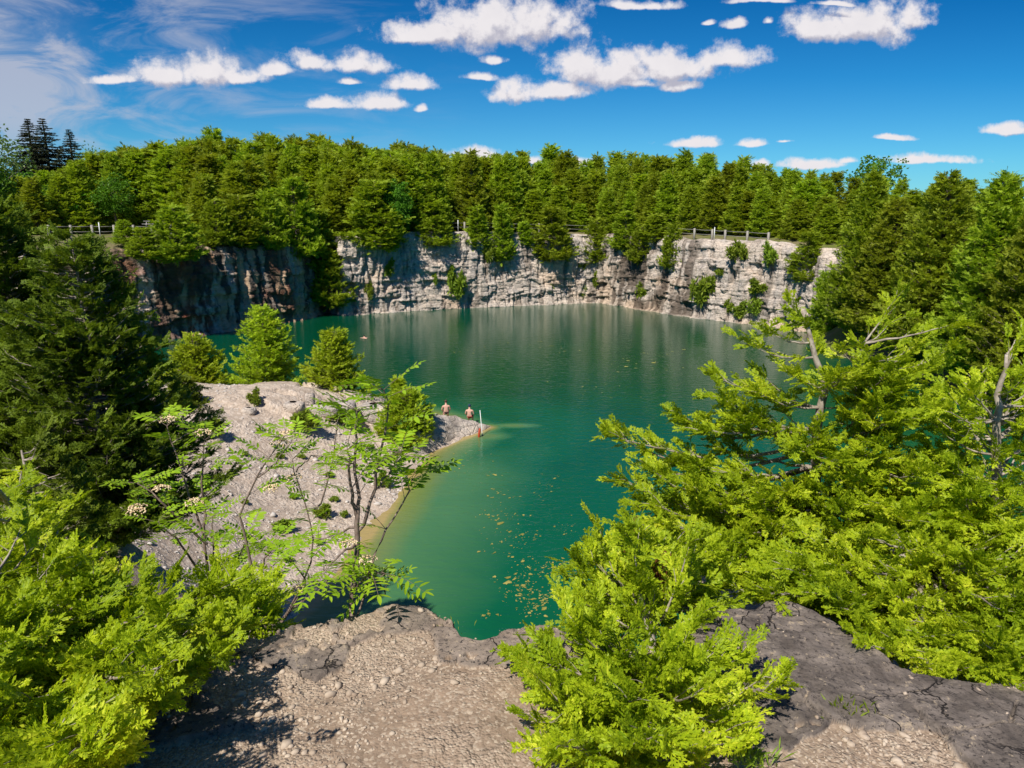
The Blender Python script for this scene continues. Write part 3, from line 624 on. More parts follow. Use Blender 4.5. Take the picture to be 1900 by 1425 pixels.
# floating weed on the water
def build_weed():
    rng = np.random.default_rng(12); mb = MB(); spots = []
    for (px, py, sx_, sy_, n) in [(965,1095,40,30,46),(985,1060,45,25,36),(1040,1050,30,14,22),(990,1130,40,22,26),(905,1140,20,8,7),(930,955,50,16,22),(975,995,35,20,20),(910,880,16,4,5),
        (920,920,40,18,12),(1010,905,40,30,14),(1050,980,25,25,10),(880,650,70,12,12),(1010,640,90,20,16),(1180,680,80,15,14),(1100,720,80,25,10),(870,865,60,30,10),(1230,655,40,6,10),(930,1000,60,40,20),(1010,1110,16,12,22)]:
        for k in range(int(n * 2.2)):
            p = at_z(px + rng.normal(0, sx_ * 0.5), py + rng.normal(0, sy_ * 0.5), 0.012)
            spots.append((p, rng.lognormal(math.log(0.042 if py > 850 else 0.09), 0.6)))
    for p, r in spots:
        m = 9; a = np.sort(rng.uniform(0, 6.28, m)); rr = r * rng.uniform(0.35, 1.0, m) ; ca, sa = rng.uniform(0, 3.14), rng.uniform(0.4, 0.9)
        x, y = rr * np.cos(a), rr * np.sin(a) * sa; x, y = x * math.cos(ca) - y * math.sin(ca), x * math.sin(ca) + y * math.cos(ca)
        v = np.column_stack([p[0] + x, p[1] + y, np.full(m, 0.012)]); v = np.vstack([v, [p[0], p[1], 0.018]])
        mb.add(v, None, [[m, i, (i + 1) % m] for i in range(m)])
    tag(mb.build('floating_weed', M['weed']), kind='stuff')
build_weed()

# ---------------------------------------------------------------- plants
def blades(P, D, L, wr, rng, droop=0.0):     # one kite-shaped blade per row
    n = len(P); D = unit(D); r = rng.normal(size=(n, 3)); W = unit(np.cross(D, r)); Nn = np.cross(D, W)
    L = np.broadcast_to(L, (n,))[:, None]; w = L * wr
    mid = P + D * L * 0.5 + Nn * L * 0.05
    tip = P + D * L - np.array([0, 0, 1]) * L * droop
    return np.stack([P, mid + W * w * 0.5, tip, mid - W * w * 0.5], 1)
def add_blades(mb, V): n = len(V); mb.add(V.reshape(-1, 3), np.arange(n * 4).reshape(n, 4))
def tufts(mb, P, D, L, k, spread, wr, rng, droop=0.0):
    n = len(P); PP = np.repeat(P, k, 0); DD = unit(np.repeat(D, k, 0) + rng.normal(0, spread, (n * k, 3)))
    LL = np.repeat(np.broadcast_to(L, (n,)), k) * rng.uniform(0.6, 1.15, n * k)
    add_blades(mb, blades(PP, DD, LL, wr, rng, droop))
def cedar_prof(t, sharp):
    return np.power(np.clip(1 - t, 0, 1), sharp) * smooth(t, -0.10, 0.16) * 1.06 + 0.02
def cedar_crown(H, R, n_cl, n_tf, L, rng, sharp=0.75, low=0.06, k=4, wr=0.34):
    mb = MB(); ph = rng.uniform(0, 100)
    t = low + (1 - low) * rng.power(1.0, n_cl) ** 1.15; t = 1 - t + low; t = np.clip(rng.beta(1.0, 1.45, n_cl), 0.01, 0.985); th = rng.uniform(0, 6.283, n_cl)
    lump = 0.66 + 0.68 * fbm(np.cos(th) * 1.3 + ph, np.sin(th) * 1.3, t * 4, 3, 7)
    rr = R * cedar_prof(t, sharp) * lump * rng.uniform(0.80, 1.05, n_cl); z = H * (low + (1 - low) * t)
    C = np.column_stack([rr * np.cos(th), rr * np.sin(th), z]); rc = (0.16 + 0.20 * cedar_prof(t, sharp)) * R * rng.uniform(0.7, 1.25, n_cl)
    Cc = np.repeat(C, n_tf, 0); rcc = np.repeat(rc, n_tf); d = unit(rng.normal(size=(len(Cc), 3)))
    outw = unit(np.column_stack([np.cos(th), np.sin(th), 0.15 + 0 * th])); oo = np.repeat(outw, n_tf, 0)
    d = unit(d + oo * 0.55 + np.array([0, 0, 0.35])); P = Cc + d * (rcc * rng.uniform(0.35, 1.0, len(Cc)))[:, None] * np.array([1, 1, 1.25])
    tufts(mb, P, d * 0.8 + oo * 0.35 + np.array([0, 0, 0.55]), L, k, 0.38, wr, rng)
    # inner foliage that closes the crown
    m = n_cl * n_tf // 4; t = rng.beta(1.0, 1.4, m); th = rng.uniform(0, 6.283, m); rr = R * cedar_prof(t, sharp) * np.sqrt(rng.uniform(0.02, 0.6, m))
    P = np.column_stack([rr * np.cos(th), rr * np.sin(th), H * (low + (1 - low) * t)])
    tufts(mb, P, np.column_stack([np.cos(th), np.sin(th), 0.8 + 0 * th]), L * 1.4, max(2, k - 1), 0.5, wr * 1.2, rng)
    tp = np.column_stack([rng.normal(0, 0.02 * R, 24), rng.normal(0, 0.02 * R, 24), H * rng.uniform(0.93, 1.0, 24)]); tufts(mb, tp, np.tile([0, 0, 1.0], (24, 1)), L, k, 0.35, wr, rng)
    return mb
def broad_crown(H, R, n_cl, n_tf, L, rng, low=0.25, k=4, wr=0.7, flat=1.0):
    mb = MB(); d = unit(rng.normal(size=(n_cl, 3))); d[:, 2] = np.maximum(d[:, 2], -0.7)
    zc = H * (low + (1 - low) * 0.5); hz = H * (1 - low) * 0.5
    C = d * np.array([R, R, hz * flat]) * rng.uniform(0.45, 0.95, (n_cl, 1)) + np.array([0, 0, zc])
    rc = R * rng.uniform(0.18, 0.36, n_cl); Cc = np.repeat(C, n_tf, 0); e = unit(rng.normal(size=(len(Cc), 3)) + np.array([0, 0, 0.35]))
    P = Cc + e * (np.repeat(rc, n_tf) * rng.uniform(0.4, 1.0, len(Cc)))[:, None]
    tufts(mb, P, e + np.array([0, 0, 0.2]), L, k, 0.7, wr, rng); return mb, C
def trunk_mb(H, r0, rng, lean=0.02, limbs=(), sides=7):
    mb = MB(); n = 7; z = np.linspace(-0.4, H, n); pts = np.column_stack([rng.normal(0, lean * H / 4, n), rng.normal(0, lean * H / 4, n), z]); pts[0, :2] = pts[1, :2] = 0
    mb.tube(pts, np.linspace(r0, r0 * 0.15, n), sides)
    for c in limbs:
        b = np.array([np.interp(c[2] * 0.62, z, pts[:, 0]), np.interp(c[2] * 0.62, z, pts[:, 1]), c[2] * 0.62]); mid = (b + c) / 2 + np.array([0, 0, 0.06 * H * rng.uniform(-0.3, 0.6)])
        mb.tube([b, mid, c], [r0 * 0.32, r0 * 0.2, r0 * 0.07], 4, False)
    return mb
def make_fronds(rng, n=6, light=False):
    F = []
    for _ in range(n):
        V = []
        def kite(p, d, l, w):
            nrm = np.array([-d[1], d[0]]) * fat; m = p + d * l * 0.45
            V.append([p, m + nrm * w, p + d * l, m - nrm * w])
        rot = lambda d, a: np.array([d[0] * math.cos(a) - d[1] * math.sin(a), d[0] * math.sin(a) + d[1] * math.cos(a)])
        ax = np.array([0, 1.0]); bend = rng.uniform(-0.25, 0.25); m = 5 if light else 8; fat = 3.0 if light else 1.25
        for i in range(m):
            y = 0.04 + 0.88 * i / (m - 1) + rng.uniform(-0.03, 0.03); p = np.array([bend * y * y, y]); side = 1 if i % 2 else -1
            kite(p - [0, 0.1], unit(np.array([2 * bend * y, 1])), 0.17, 0.024)
            for s in (side, -side):
                if rng.random() < (0.40 if s == -side else 0.06): continue
                l = (0.50 * (1 - y) ** 0.6 + 0.16) * rng.uniform(0.55, 1.2) * (0.5 + 0.5 * min(1, y * 4)); d = rot(ax, s * rng.uniform(0.45, 0.85))
                kite(p, d, l, 0.030)
                if light: continue
                for q in np.arange(0.22, 0.9, 0.24 if l > 0.28 else 0.38):
                    for s2 in (-1, 1):
                        if rng.random() < 0.22: continue
                        kite(p + d * l * q, rot(d, s2 * rng.uniform(0.4, 0.8)), l * rng.uniform(0.28, 0.55) * (1.1 - q * 0.5), 0.032)
        kite(np.array([bend * 0.85, 0.92]), unit(np.array([2 * bend, 1])), 0.16, 0.022)
        a = np.array(V).reshape(-1, 2); z = -0.35 * (a[:, 1] ** 2) * rng.uniform(-0.4, 1.0) - 0.5 * a[:, 0] ** 2 * rng.uniform(-0.3, 1.0) + rng.normal(0, 0.020, len(a))
        F.append(np.column_stack([a, z]))
    return F
FR = make_fronds(np.random.default_rng(3)); FRL = make_fronds(np.random.default_rng(4), 6, True)
def place_fronds(mb, P, D, U, S, rng, FR=FR):
    D = unit(D); X = unit(np.cross(D, U)); Z = np.cross(X, D); which = rng.integers(0, len(FR), len(P))
    for k, F in enumerate(FR):
        m = np.where(which == k)[0]
        if not len(m): continue
        V = P[m][:, None] + S[m][:, None, None] * (F[None, :, 0, None] * X[m][:, None] + F[None, :, 1, None] * D[m][:, None] + F[None, :, 2, None] * Z[m][:, None])
        n = V.shape[0] * V.shape[1]; mb.add(V.reshape(-1, 3), np.arange(n).reshape(-1, 4))
def bough(wood, fol, a, b, rng, fs=0.13, dens=1.0, r0=0.012, sag=0.12, bare=0.25, fr=None, sides=3, un=0.85, tilt=0.0):
    # a curved bough from a to b, side twigs, sprays
    a, b = np.asarray(a, float), np.asarray(b, float); L = np.linalg.norm(b - a); n = 9; t = np.linspace(0, 1, n)[:, None]
    pts = a + (b - a) * t - np.array([0, 0, 1]) * (L * sag * 4 * t * (1 - t)) + rng.normal(0, 0.012 * L, (n, 3)) * np.sin(t * math.pi); pts[0] = a; pts[-1] = b
    rad = unit((b - a) * [1, 1, 0]) * tilt
    wood.tube(pts, np.linspace(r0, max(0.0016, r0 * 0.16), n), 5, False); Ps, Ds, Us = [], [], []
    nt = max(3, int(L / ((0.062 if un > 0.5 else 0.072) * fs / 0.10) * dens)); up = np.array([0, 0, 1.0])
    for u in np.linspace(bare, 1.0, nt):
        u = min(1.0, u + rng.uniform(-0.02, 0.02)); x = u * (n - 1); i = min(int(x), n - 2); p = pts[i] + (pts[i + 1] - pts[i]) * (x - i); d = unit(pts[i + 1] - pts[i])
        sd = unit(np.cross(d, up)) * (1 if rng.random() < 0.5 else -1)
        td = unit(d * rng.uniform(0.5, 1.0) + sd * rng.uniform(0.2, 0.9) + up * rng.uniform(-0.25, 0.45) + rng.normal(0, 0.15, 3)); tl = rng.uniform(0.07, 0.26) * (1.15 - 0.55 * u) * (fs / 0.11)
        e = p + td * tl
        if sides: wood.tube([p, (p + e) / 2 + [0, 0, 0.006], e], np.array([0.0030, 0.0021, 0.0012]) * (fs / 0.11), 3, False)
        for q in (0.15, 0.5, 0.8, 1.0):
            if rng.random() < 0.12: continue
            Ps.append(p + td * tl * q); s2 = unit(np.cross(td, up) + 1e-6) * rng.choice([-1, 1]); Ds.append(td * 0.9 + s2 * rng.uniform(0.0, 0.75) * (1 if q < 1 else 0.15) + up * rng.uniform(-0.35, 0.35)); Us.append(unit(up + rad + rng.normal(0, un, 3)))
    for _ in range(4): Ps.append(b - unit(b - pts[-2]) * rng.uniform(0, 0.06)); Ds.append(unit(b - pts[-2]) + rng.normal(0, 0.4, 3)); Us.append(unit(up + rng.normal(0, 0.5, 3)))
    Ps, Ds, Us = np.array(Ps), np.array(Ds), np.array(Us)
    place_fronds(fol, Ps, Ds, Us, fs * rng.uniform(0.65, 1.2, len(Ps)), rng, fr or FR)
def bough_cedar(wood, fol, H, R, n, fs, sharp, rng, fr=None, tr=0.13, low=0.03, seed=0, twigs=0, lump=0.5):
    z = np.linspace(-0.5, H * 0.99, 9); T = np.column_stack([rng.normal(0, 0.004 * H, 9), rng.normal(0, 0.004 * H, 9), z]); T[:2, :2] = 0; wood.tube(T, np.linspace(tr, tr * 0.08, 9), 6)
    for k in range(n):
        t = rng.beta(1.0, 1.12); a = rng.uniform(0, 6.283); r = R * cedar_prof(t, sharp) * rng.uniform(0.45, 1.08) * (1 - lump / 2 + lump * vnoise(math.cos(a) * 1.5 + seed, math.sin(a) * 1.5, t * 5, 4)) + 0.02 * R
        tip = np.array([r * math.cos(a), r * math.sin(a), H * (low + (1 - low) * t)]); zb = max(0.02 * H, tip[2] - r * rng.uniform(0.15, 0.6)); s0 = np.array([np.interp(zb, z, T[:, 0]), np.interp(zb, z, T[:, 1]), zb])
        bough(wood, fol, s0, tip, rng, fs * rng.uniform(0.8, 1.2), 1.0, (0.014 + 0.012 * r) * tr / 0.13, rng.uniform(0.03, 0.14), 0.25, fr, twigs)
PROTO = {}
def proto(kind, name, crown_mb, mat, tr_mb, bark='bark'):
    root = empty(name, (0, 0, -500)); crown_mb.build('crown', M[mat], root); tr_mb.build('trunk', M[bark], root, True)
    PROTO.setdefault(kind, []).append(root)
def make_protos():
    rng = np.random.default_rng(99)
    def cedar_proto(kind, H, R, n, fs, sharp, mat, seed, low=0.03, lump=0.5):
        w, f = MB(), MB(); bough_cedar(w, f, H, R, n, fs, sharp, rng, FRL, 0.016 * H, low, seed, 0, lump); proto(kind, 'cedar_tree', f, mat, w)
    for i in range(6):                       # 10 m forest cedars
        cedar_proto('cedar_far', 10, [2.3, 2.0, 2.5, 1.8, 2.6, 2.1][i], 460, 0.37, [0.72, 0.9, 0.68, 1.0, 0.75, 0.85][i], 'cedar_far', i)
    for i in range(3):                       # right-bank cedars, 10 m, finer leaves
        cedar_proto('cedar_bank', 10, [2.4, 2.0, 2.7][i], 900, 0.25, [0.7, 0.85, 0.65][i], 'cedar_far', 20 + i)
    for i in range(4):                       # rim cedars, 4 m
        cedar_proto('cedar_rim', 4, [1.35, 0.85, 1.5, 1.1][i], 240, 0.24, [0.72, 0.9, 0.6, 0.8][i], 'cedar_rim', 30 + i, 0.0)
    for i in range(3):                       # cliff shrubs, 1 m
        c, C = broad_crown(1.0, [0.46, 0.36, 0.56][i], [17, 13, 20][i], 15, 0.24, rng, 0.0, 4, 0.30, 1.0)
        proto('shrub', 'shrub', c, 'shrub', trunk_mb(0.6, 0.03, rng, 0.05, C[:6]))
    for i in range(3):                       # broad-leaved trees, 8 m
        c, C = broad_crown(8, [2.6, 3.0, 2.3][i], 90, 22, 0.30, rng, 0.10, 4, 0.6)
        proto('decid', 'leafy_tree', c, 'decid', trunk_mb(6.5, 0.16, rng, 0.03, C[:14]))
    c, C = broad_crown(10, 3.2, 46, 20, 0.32, rng, 0.35, 4, 0.6); proto('decid_open', 'leafy_tree', c, 'decid', trunk_mb(8.5, 0.16, rng, 0.03, C[:24]))
    c, C = broad_crown(10, 3.4, 42, 20, 0.30, rng, 0.30, 3, 0.6); proto('decid_pale', 'leafy_tree', c, 'decid_pale', trunk_mb(8.5, 0.18, rng, 0.03, C[:24]))
    for i in range(2):                       # spruces, 12 m, tiered drooping boughs with gaps
        mb = MB(); tm = trunk_mb(11.8, 0.2, rng, 0.004); z = 3.0
        while z < 11.9:
            f = (12 - z) / 9.0; R = (0.05 + 2.2 * f ** 0.95) * (1 if i else 0.85)
            for a in rng.uniform(0, 6.28, int(9 + 6 * f)):
                r = R * rng.uniform(0.55, 1.1); m = max(4, int(r * 9)); u = np.linspace(0.12, 1, m)
                pts = np.column_stack([np.cos(a) * r * u, np.sin(a) * r * u, z - 0.30 * r * u + 0.22 * r * u ** 3])
                tm.tube(pts[[0, m // 2, -1]], [0.035, 0.02, 0.008], 3, False)
                D = np.tile([np.cos(a), np.sin(a), -0.25], (m, 1)); tufts(mb, pts, D, 0.16 + 0.24 * f, 6, 0.42, 0.26, rng, 0.25)
            z += rng.uniform(0.26, 0.5) * (0.6 + 0.6 * f)
        proto('spruce', 'spruce_tree', mb, 'spruce', tm)
make_protos()
PH = {'cedar_bank': 10., 'cedar_far': 10., 'cedar_rim': 4., 'shrub': 1., 'decid': 8., 'decid_open': 10., 'decid_pale': 10., 'spruce': 12.}
PR = {'cedar_bank': [2.4, 2.0, 2.7], 'cedar_far': [2.3, 2.0, 2.5, 1.8, 2.6, 2.1], 'cedar_rim': [1.35, 0.85, 1.5, 1.1], 'shrub': [0.6, 0.5, 0.7], 'decid': [2.9, 3.3, 2.6], 'decid_open': [3.4], 'decid_pale': [3.6], 'spruce': [1.9, 2.2]}
RNG = np.random.default_rng(2024)
def plant(kind, loc, H, W, label, cat, group=None, idx=None, tilt=(0, 0)):
    i = int(RNG.integers(len(PROTO[kind]))) if idx is None else idx % len(PROTO[kind])
    o = copy_tree(PROTO[kind][i]); s = H / PH[kind]; r = W / 2.0 / PR[kind][i]
    o.location = loc; o.rotation_euler = (tilt[0], tilt[1], RNG.uniform(0, 6.28)); o.scale = (r, r, s)
    tag(o, label, cat, group); return o
def plant_px(kind, px, yt, yb, w, Y, label, cat, group=None, idx=None, tilt=(0, 0)):
    b = at_y(px, yb, Y); t = at_y(px, yt, Y); return plant(kind, b, t[2] - b[2], w * np.linalg.norm(b - [0, 0, CAMZ]) / FPX, label, cat, group, idx, tilt)

SKY = np.array([(-200,300),(0,318),(60,335),(200,292),(280,275),(400,257),(500,260),(600,268),(700,278),(800,286),(900,292),(1000,290),(1080,296),(1160,290),(1250,294),(1330,300),(1400,305),(1480,322),(1560,338),(1620,345),(1690,348),(1760,342),(1850,336),(1900,338),(2100,335)], float)
def forest():
    s, R, nr = resample(WALL[:-1], 0.5); S = s[-1]
    rows = [(5.3, 3.9, (0.40, 0.62), 'front'), (6.5, 3.9, (0.56, 0.78), 'second'), (10.5, 3.9, (0.72, 0.92), 'third'), (15, 3.9, (0.88, 0.98), 'skyline'), (20, 3.9, (0.95, 1.01), 'skyline'), (27, 4.2, (0.97, 1.03), 'skyline')]
    for off, sp_, (f0, f1), nm in rows:
        Q = np.column_stack([R[:, :2] - nr * off, R[:, 2]]); Q = Q[np.concatenate([[True], np.linalg.norm(np.diff(Q[:, :2], axis=0), axis=1) > 0.05])]
        s2, R2, nr2 = resample(Q, 0.5); d = RNG.uniform(0, sp_)
        while d < s2[-1]:
            k = int(np.clip(np.searchsorted(s2, d), 0, len(s2) - 1)); d += sp_ * RNG.uniform(0.75, 1.2)
            p = R2[k, :2] - nr2[k] * RNG.uniform(-1.2, 1.2)
            # keep the rim path clear where the fence shows, and the lawn on the left
            a = p[0] / p[1]; px = 950 + FPX * a * (cp - sp * 0 + 0.0) / 1.0 * (1 / (cp)) * 0.99
            px = 950 + FPX * a * (cp + 0.215 * sp)
            if nm == 'front' and (745 < px < 1010 or 1230 < px < 1400): p = p - nr2[k] * 2.6
            if px < 345 and off < 20: continue
            if px < -60 or px > 1960: continue
            sky = np.interp(px, SKY[:, 0], SKY[:, 1]) + RNG.normal(0, 7); base = 432.0
            yt = base + (sky - base) * RNG.uniform(f0, f1)
            b = np.array([p[0], p[1], 9.9 if nm != 'front' else R2[k, 2] + 0.1]); z = at_y(px, yt, p[1])[2]; H = z - b[2]
            if H < 2.2: continue
            W = min(max(H * (RNG.uniform(0.42, 0.62) if nm == 'skyline' else RNG.uniform(0.50, 0.72)), 4.0), 7.2)
            sec = 'above the dark stained cliff' if px < 600 else 'above the pale back cliff' if px < 1110 else 'above the pale right-hand cliff' if px < 1480 else 'on the wooded right-hand rim'
            row = {'front': 'cedar tree in the front row of the forest ', 'second': 'cedar tree in the second row of the forest ', 'third': 'cedar tree rising mid-forest ', 'skyline': 'cedar tree in the forest skyline '}[nm]
            plant('cedar_far', b, H, W, row + sec, 'tree', 'forest cedars ' + nm + ' row ' + sec)
forest()
C_ = 'tree'
# single trees and shrubs read off the photograph: kind, px, top, bottom, width, distance (None: on the wall), label
SINGLE = [
 ('spruce', 72, 218, 372, 84, 98, 'thin dark spruce with bare lower trunk, leftmost of the spruces', 0),
 ('spruce', 101, 218, 385, 96, 97, 'tall dense dark spruce in the middle of the three spruces', 1),
 ('spruce', 146, 238, 385, 72, 99, 'shortest dark spruce beside the pale leafy tree', 0),
 ('decid_pale', 186, 266, 420, 66, 100, 'pale green open leafy tree right of the spruces', 0),
 ('decid_pale', -8, 215, 420, 120, 62, 'thin grey-green tree cut by the left frame edge', 0),
 ('decid', -10, 275, 430, 80, 60, 'dark leafy tree at the left frame edge below the grey-green one', 0),
 ('decid', 45, 310, 425, 90, 90, 'leafy tree below the thin spruce', 1),
 ('decid', 105, 338, 424, 70, 86, 'yellow-green leafy bush tree behind the lawn below the spruces', 2),
 ('decid', 160, 345, 424, 80, 87, 'dark green bush tree behind the lawn and left fence', 1),
 ('decid', 216, 325, 420, 70, 86, 'fresh green maple-like tree behind the left fence posts', 0),
 ('cedar_far', 265, 285, 420, 90, 92, 'cedar tree behind the picnic table', 2),
 ('cedar_far', 325, 275, 425, 90, 92, 'cedar tree right of the picnic table', 0),
 ('cedar_far', 245, 280, 420, 80, 104, 'tall cedar tree on the skyline beyond the lawn', 4),
 ('cedar_rim', 234, 408, 452, 40, 73, 'small yellow-green cedar in front of the left fence', 0),
 ('cedar_rim', 330, 385, 484, 96, 72, 'broad dark cedar bush hanging over the left rim of the dark cliff', 2),
 ('cedar_rim', 270, 425, 480, 60, 70, 'dark bush on the rim under the left fence', 2),
 ('cedar_rim', 405, 372, 456, 66, None, 'cedar at the rim above the ochre part of the dark cliff', 2),
 ('cedar_rim', 450, 362, 458, 76, None, 'cedar at the rim above the middle of the dark cliff', 0),
 ('cedar_rim', 500, 360, 462, 70, None, 'cedar at the rim above the white-streaked part of the dark cliff', 2),
 ('cedar_rim', 552, 330, 476, 90, None, 'tall cedar leaning over the right end of the dark cliff', 0),
 ('cedar_rim', 598, 395, 510, 76, None, 'cedar hanging into the dark cleft beside the pale cliff', 2),
 ('cedar_rim', 617, 470, 566, 76, None, 'round bright cedar bush in the cleft low on the cliff', 2),
 ('cedar_rim', 700, 335, 462, 120, None, 'large broad cedar at the left end of the pale back cliff', 0),
 ('decid', 738, 330, 440, 60, None, 'bright green maple among the cedars above the back cliff', 2),
 ('cedar_rim', 806, 376, 456, 76, None, 'cone-shaped cedar in front of the rail fence', 0),
 ('cedar_rim', 886, 384, 460, 42, None, 'narrow cedar column at the fence, left of two', 1),
 ('cedar_rim', 932, 381, 482, 42, None, 'narrow cedar column hanging over the rim, right of two', 1),
 ('cedar_rim', 972, 412, 456, 36, None, 'small cedar tuft on the rim between column and drooping cedar', 3),
 ('cedar_rim', 1022, 385, 482, 86, None, 'broad drooping cedar over the middle of the back cliff', 0),
 ('cedar_rim', 1106, 408, 490, 66, None, 'dark cedar over the inner corner of the cliffs', 2),
 ('cedar_rim', 1160, 392, 462, 66, None, 'cedar on the rim right of the inner corner', 0),
 ('cedar_rim', 1190, 420, 486, 56, None, 'bright bush hanging over the streaked dark grey rock', 2),
 ('cedar_rim', 1246, 415, 496, 46, None, 'drooping cedar left of the fence on the right cliff', 0),
 ('cedar_rim', 1216, 398, 450, 56, None, 'cedar behind the hanging bushes of the right cliff', 3),
 ('shrub', 722, 478, 512, 24, None, 'small shrub high on the left of the pale cliff', 0),
 ('shrub', 685, 522, 562, 18, None, 'thin shrub low on the left of the pale cliff', 1),
 ('shrub', 905, 448, 492, 26, None, 'shrub hanging below the left cedar column', 1),
 ('shrub', 850, 510, 560, 40, None, 'bright shrub low in the middle of the back cliff', 2),
 ('shrub', 836, 492, 530, 18, None, 'thin shrub above the bright shrub of the back cliff', 1),
 ('shrub', 806, 500, 528, 14, None, 'tiny shrub left of the thin shrub on the back cliff', 0),
 ('shrub', 1080, 478, 500, 16, None, 'tiny shrub on the back cliff near the corner', 0),
 ('shrub', 1108, 500, 540, 30, None, 'shrub in the inner corner of the cliffs', 2),
 ('shrub', 1192, 528, 562, 34, None, 'rounded shrub low on the streaked grey rock', 2),
 ('shrub', 1080, 530, 552, 20, None, 'dull shrub low on the peach rock near the corner', 0),
 ('shrub', 1022, 525, 550, 12, None, 'tiny dull shrub low on the peach rock', 1),
 ('shrub', 1306, 512, 576, 56, None, 'large loose shrub low on the right cliff', 2),
 ('shrub', 1352, 552, 584, 24, None, 'shrub at the waterline right of the large loose shrub', 1),
 ('shrub', 1376, 556, 590, 34, None, 'dark shrub near the water on the right cliff', 0),
 ('shrub', 1402, 552, 590, 34, None, 'yellowish shrub near the water on the right cliff', 2),
 ('shrub', 1367, 450, 492, 42, None, 'bushy shrub on the right rim below the last fence post', 2),
 ('shrub', 1430, 448, 494, 34, None, 'shrub on the ledge near the right end of the cliff top', 0),
 ('shrub', 1405, 516, 546, 36, None, 'dull shrub half way up the right cliff', 0),
 ('shrub', 1334, 498, 514, 18, None, 'tiny shrub under the overhang of the right cliff', 2),
 ('shrub', 1462, 560, 590, 30, None, 'olive shrub at the right foot of the cliff', 0),
 ('cedar_rim', 1495, 430, 520, 70, None, 'dark cedar hanging over the right end of the cliff', 0),
 ('cedar_rim', 1538, 505, 628, 66, 72, 'dark cedar standing at the foot of the right cliff', 0),
 ('cedar_rim', 1572, 530, 632, 52, 71, 'narrow dark cedar beside the cleft at the water', 1),
 ('decid_open', 1616, 283, 420, 96, 112, 'tall leafy tree standing clear above the right skyline', 0),
 ('cedar_far', 1490, 335, 470, 100, 88, 'cedar at the right end of the cliff-top row', 2),
 ('cedar_far', 1622, 325, 570, 130, 74, 'big cedar below the tall leafy tree', 0),
 ('cedar_far', 1668, 372, 596, 150, 68, 'cedar in front of the right-hand forest wall', 2),
 ('cedar_far', 1762, 325, 625, 190, 63, 'tallest cedar of the right-hand bank', 5),
 ('cedar_far', 1868, 330, 640, 190, 60, 'big cedar near the right frame edge', 0),
 ('cedar_far', 1700, 455, 640, 140, 60, 'lower cedar on the right bank above the near branches', 4),
 ('cedar_far', 1815, 470, 655, 150, 56, 'lower cedar on the right bank near the frame edge', 2),
 ('cedar_far', 1930, 440, 680, 170, 52, 'cedar cut by the right frame edge', 1),
 ('cedar_far', 1890, 520, 720, 170, 48, 'low dark cedar at the right frame edge just above the near branches', 4),
 ('cedar_far', 1760, 520, 690, 130, 54, 'small cedar between the lower cedars of the right bank', 0),
 ('cedar_far', 1960, 345, 660, 190, 56, 'cedar at the right frame edge behind the lower ones', 2),
 ('cedar_far', 1640, 420, 560, 110, 80, 'cedar behind the big right-hand cedars', 3),
]
for kind, px, yt, yb, w, Y, lab, idx in SINGLE:
    cat = {'shrub': 'shrub'}.get(kind, 'tree')
    if Y is None:
        Y = wall_y(px, yb) - (0.35 if kind == 'shrub' else 0.2)
        if kind == 'cedar_rim': Y += 0.8 * smooth(yb, 480, 450) + (1.3 if 380 < px < 570 else 0.45) - (3.4 if px == 617 else 1.6 if px == 598 else 0.0)
    elif kind in ('cedar_far', 'cedar_rim') and px > 1500 and yb > 500:          # the wooded foot of the right wall
        Y = min(Y, wall_y(px, 560) - 0.4 - 0.35 * w * Y / FPX); t = at_y(px, yt, Y); gz = max(0.0, float(talus_h(t[0], t[1]))) - 0.1
        kind = 'cedar_bank' if kind == 'cedar_far' else kind
        plant(kind, (t[0], t[1], gz), t[2] - gz, w * Y / FPX, lab, cat, 'cedars on the right-hand bank', idx); continue
    plant_px(kind, px, yt, yb, w, Y, lab, cat, {'spruce': 'dark spruces on the left skyline', 'shrub': 'shrubs growing on the quarry walls'}.get(kind), idx)

# cedars on the gravel bank
def bank_cedar(px, yt, yb, w, Y, label, seed, sharp, mat='cedar_mid'):
    rng = np.random.default_rng(seed); b = at_y(px, yb, Y); t = at_y(px, yt, Y); H = t[2] - b[2]; R = w * Y / FPX / 2
    gz = float(bank_full(b[0], b[1])); z0 = min(b[2], max(gz, -0.2) + 0.05)
    root = empty('cedar_tree', (b[0], b[1], z0)); H = t[2] - z0
    w_, f_ = MB(), MB(); bough_cedar(w_, f_, H, R * 1.08, 420, 0.17, sharp + 0.15, rng, FRL, 0.07, 0.0, seed, 3, 0.7); f_.build('crown', M[mat], root); w_.build('trunk', M['bark'], root, True)
    tag(root, label, 'tree', 'young cedars on the gravel bank')
bank_cedar(368, 622, 730, 124, 40.5, 'low broad cedar, left of the three behind the gravel crest', 1, 0.40)
bank_cedar(497, 568, 728, 138, 41.0, 'tallest cedar, middle of the three behind the gravel crest', 2, 0.42)
bank_cedar(624, 612, 742, 124, 40.0, 'loose cedar, right of the three behind the gravel crest', 3, 0.36)
bank_cedar(754, 722, 824, 112, 36.5, 'cedar bush at the waterside beside the rock spit', 4, 0.30)
bank_cedar(742, 705, 790, 40, 38.2, 'slim cedar top behind the waterside cedar bush', 5, 0.8)
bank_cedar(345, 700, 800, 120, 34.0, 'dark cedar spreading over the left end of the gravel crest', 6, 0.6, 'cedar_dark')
def on_bank(px, py):
    z = 1.5
    for _ in range(25):
        p = at_z(px, py, z); z = 0.5 * z + 0.5 * float(bank_full(p[0], p[1]))
    return at_z(px, py, z)
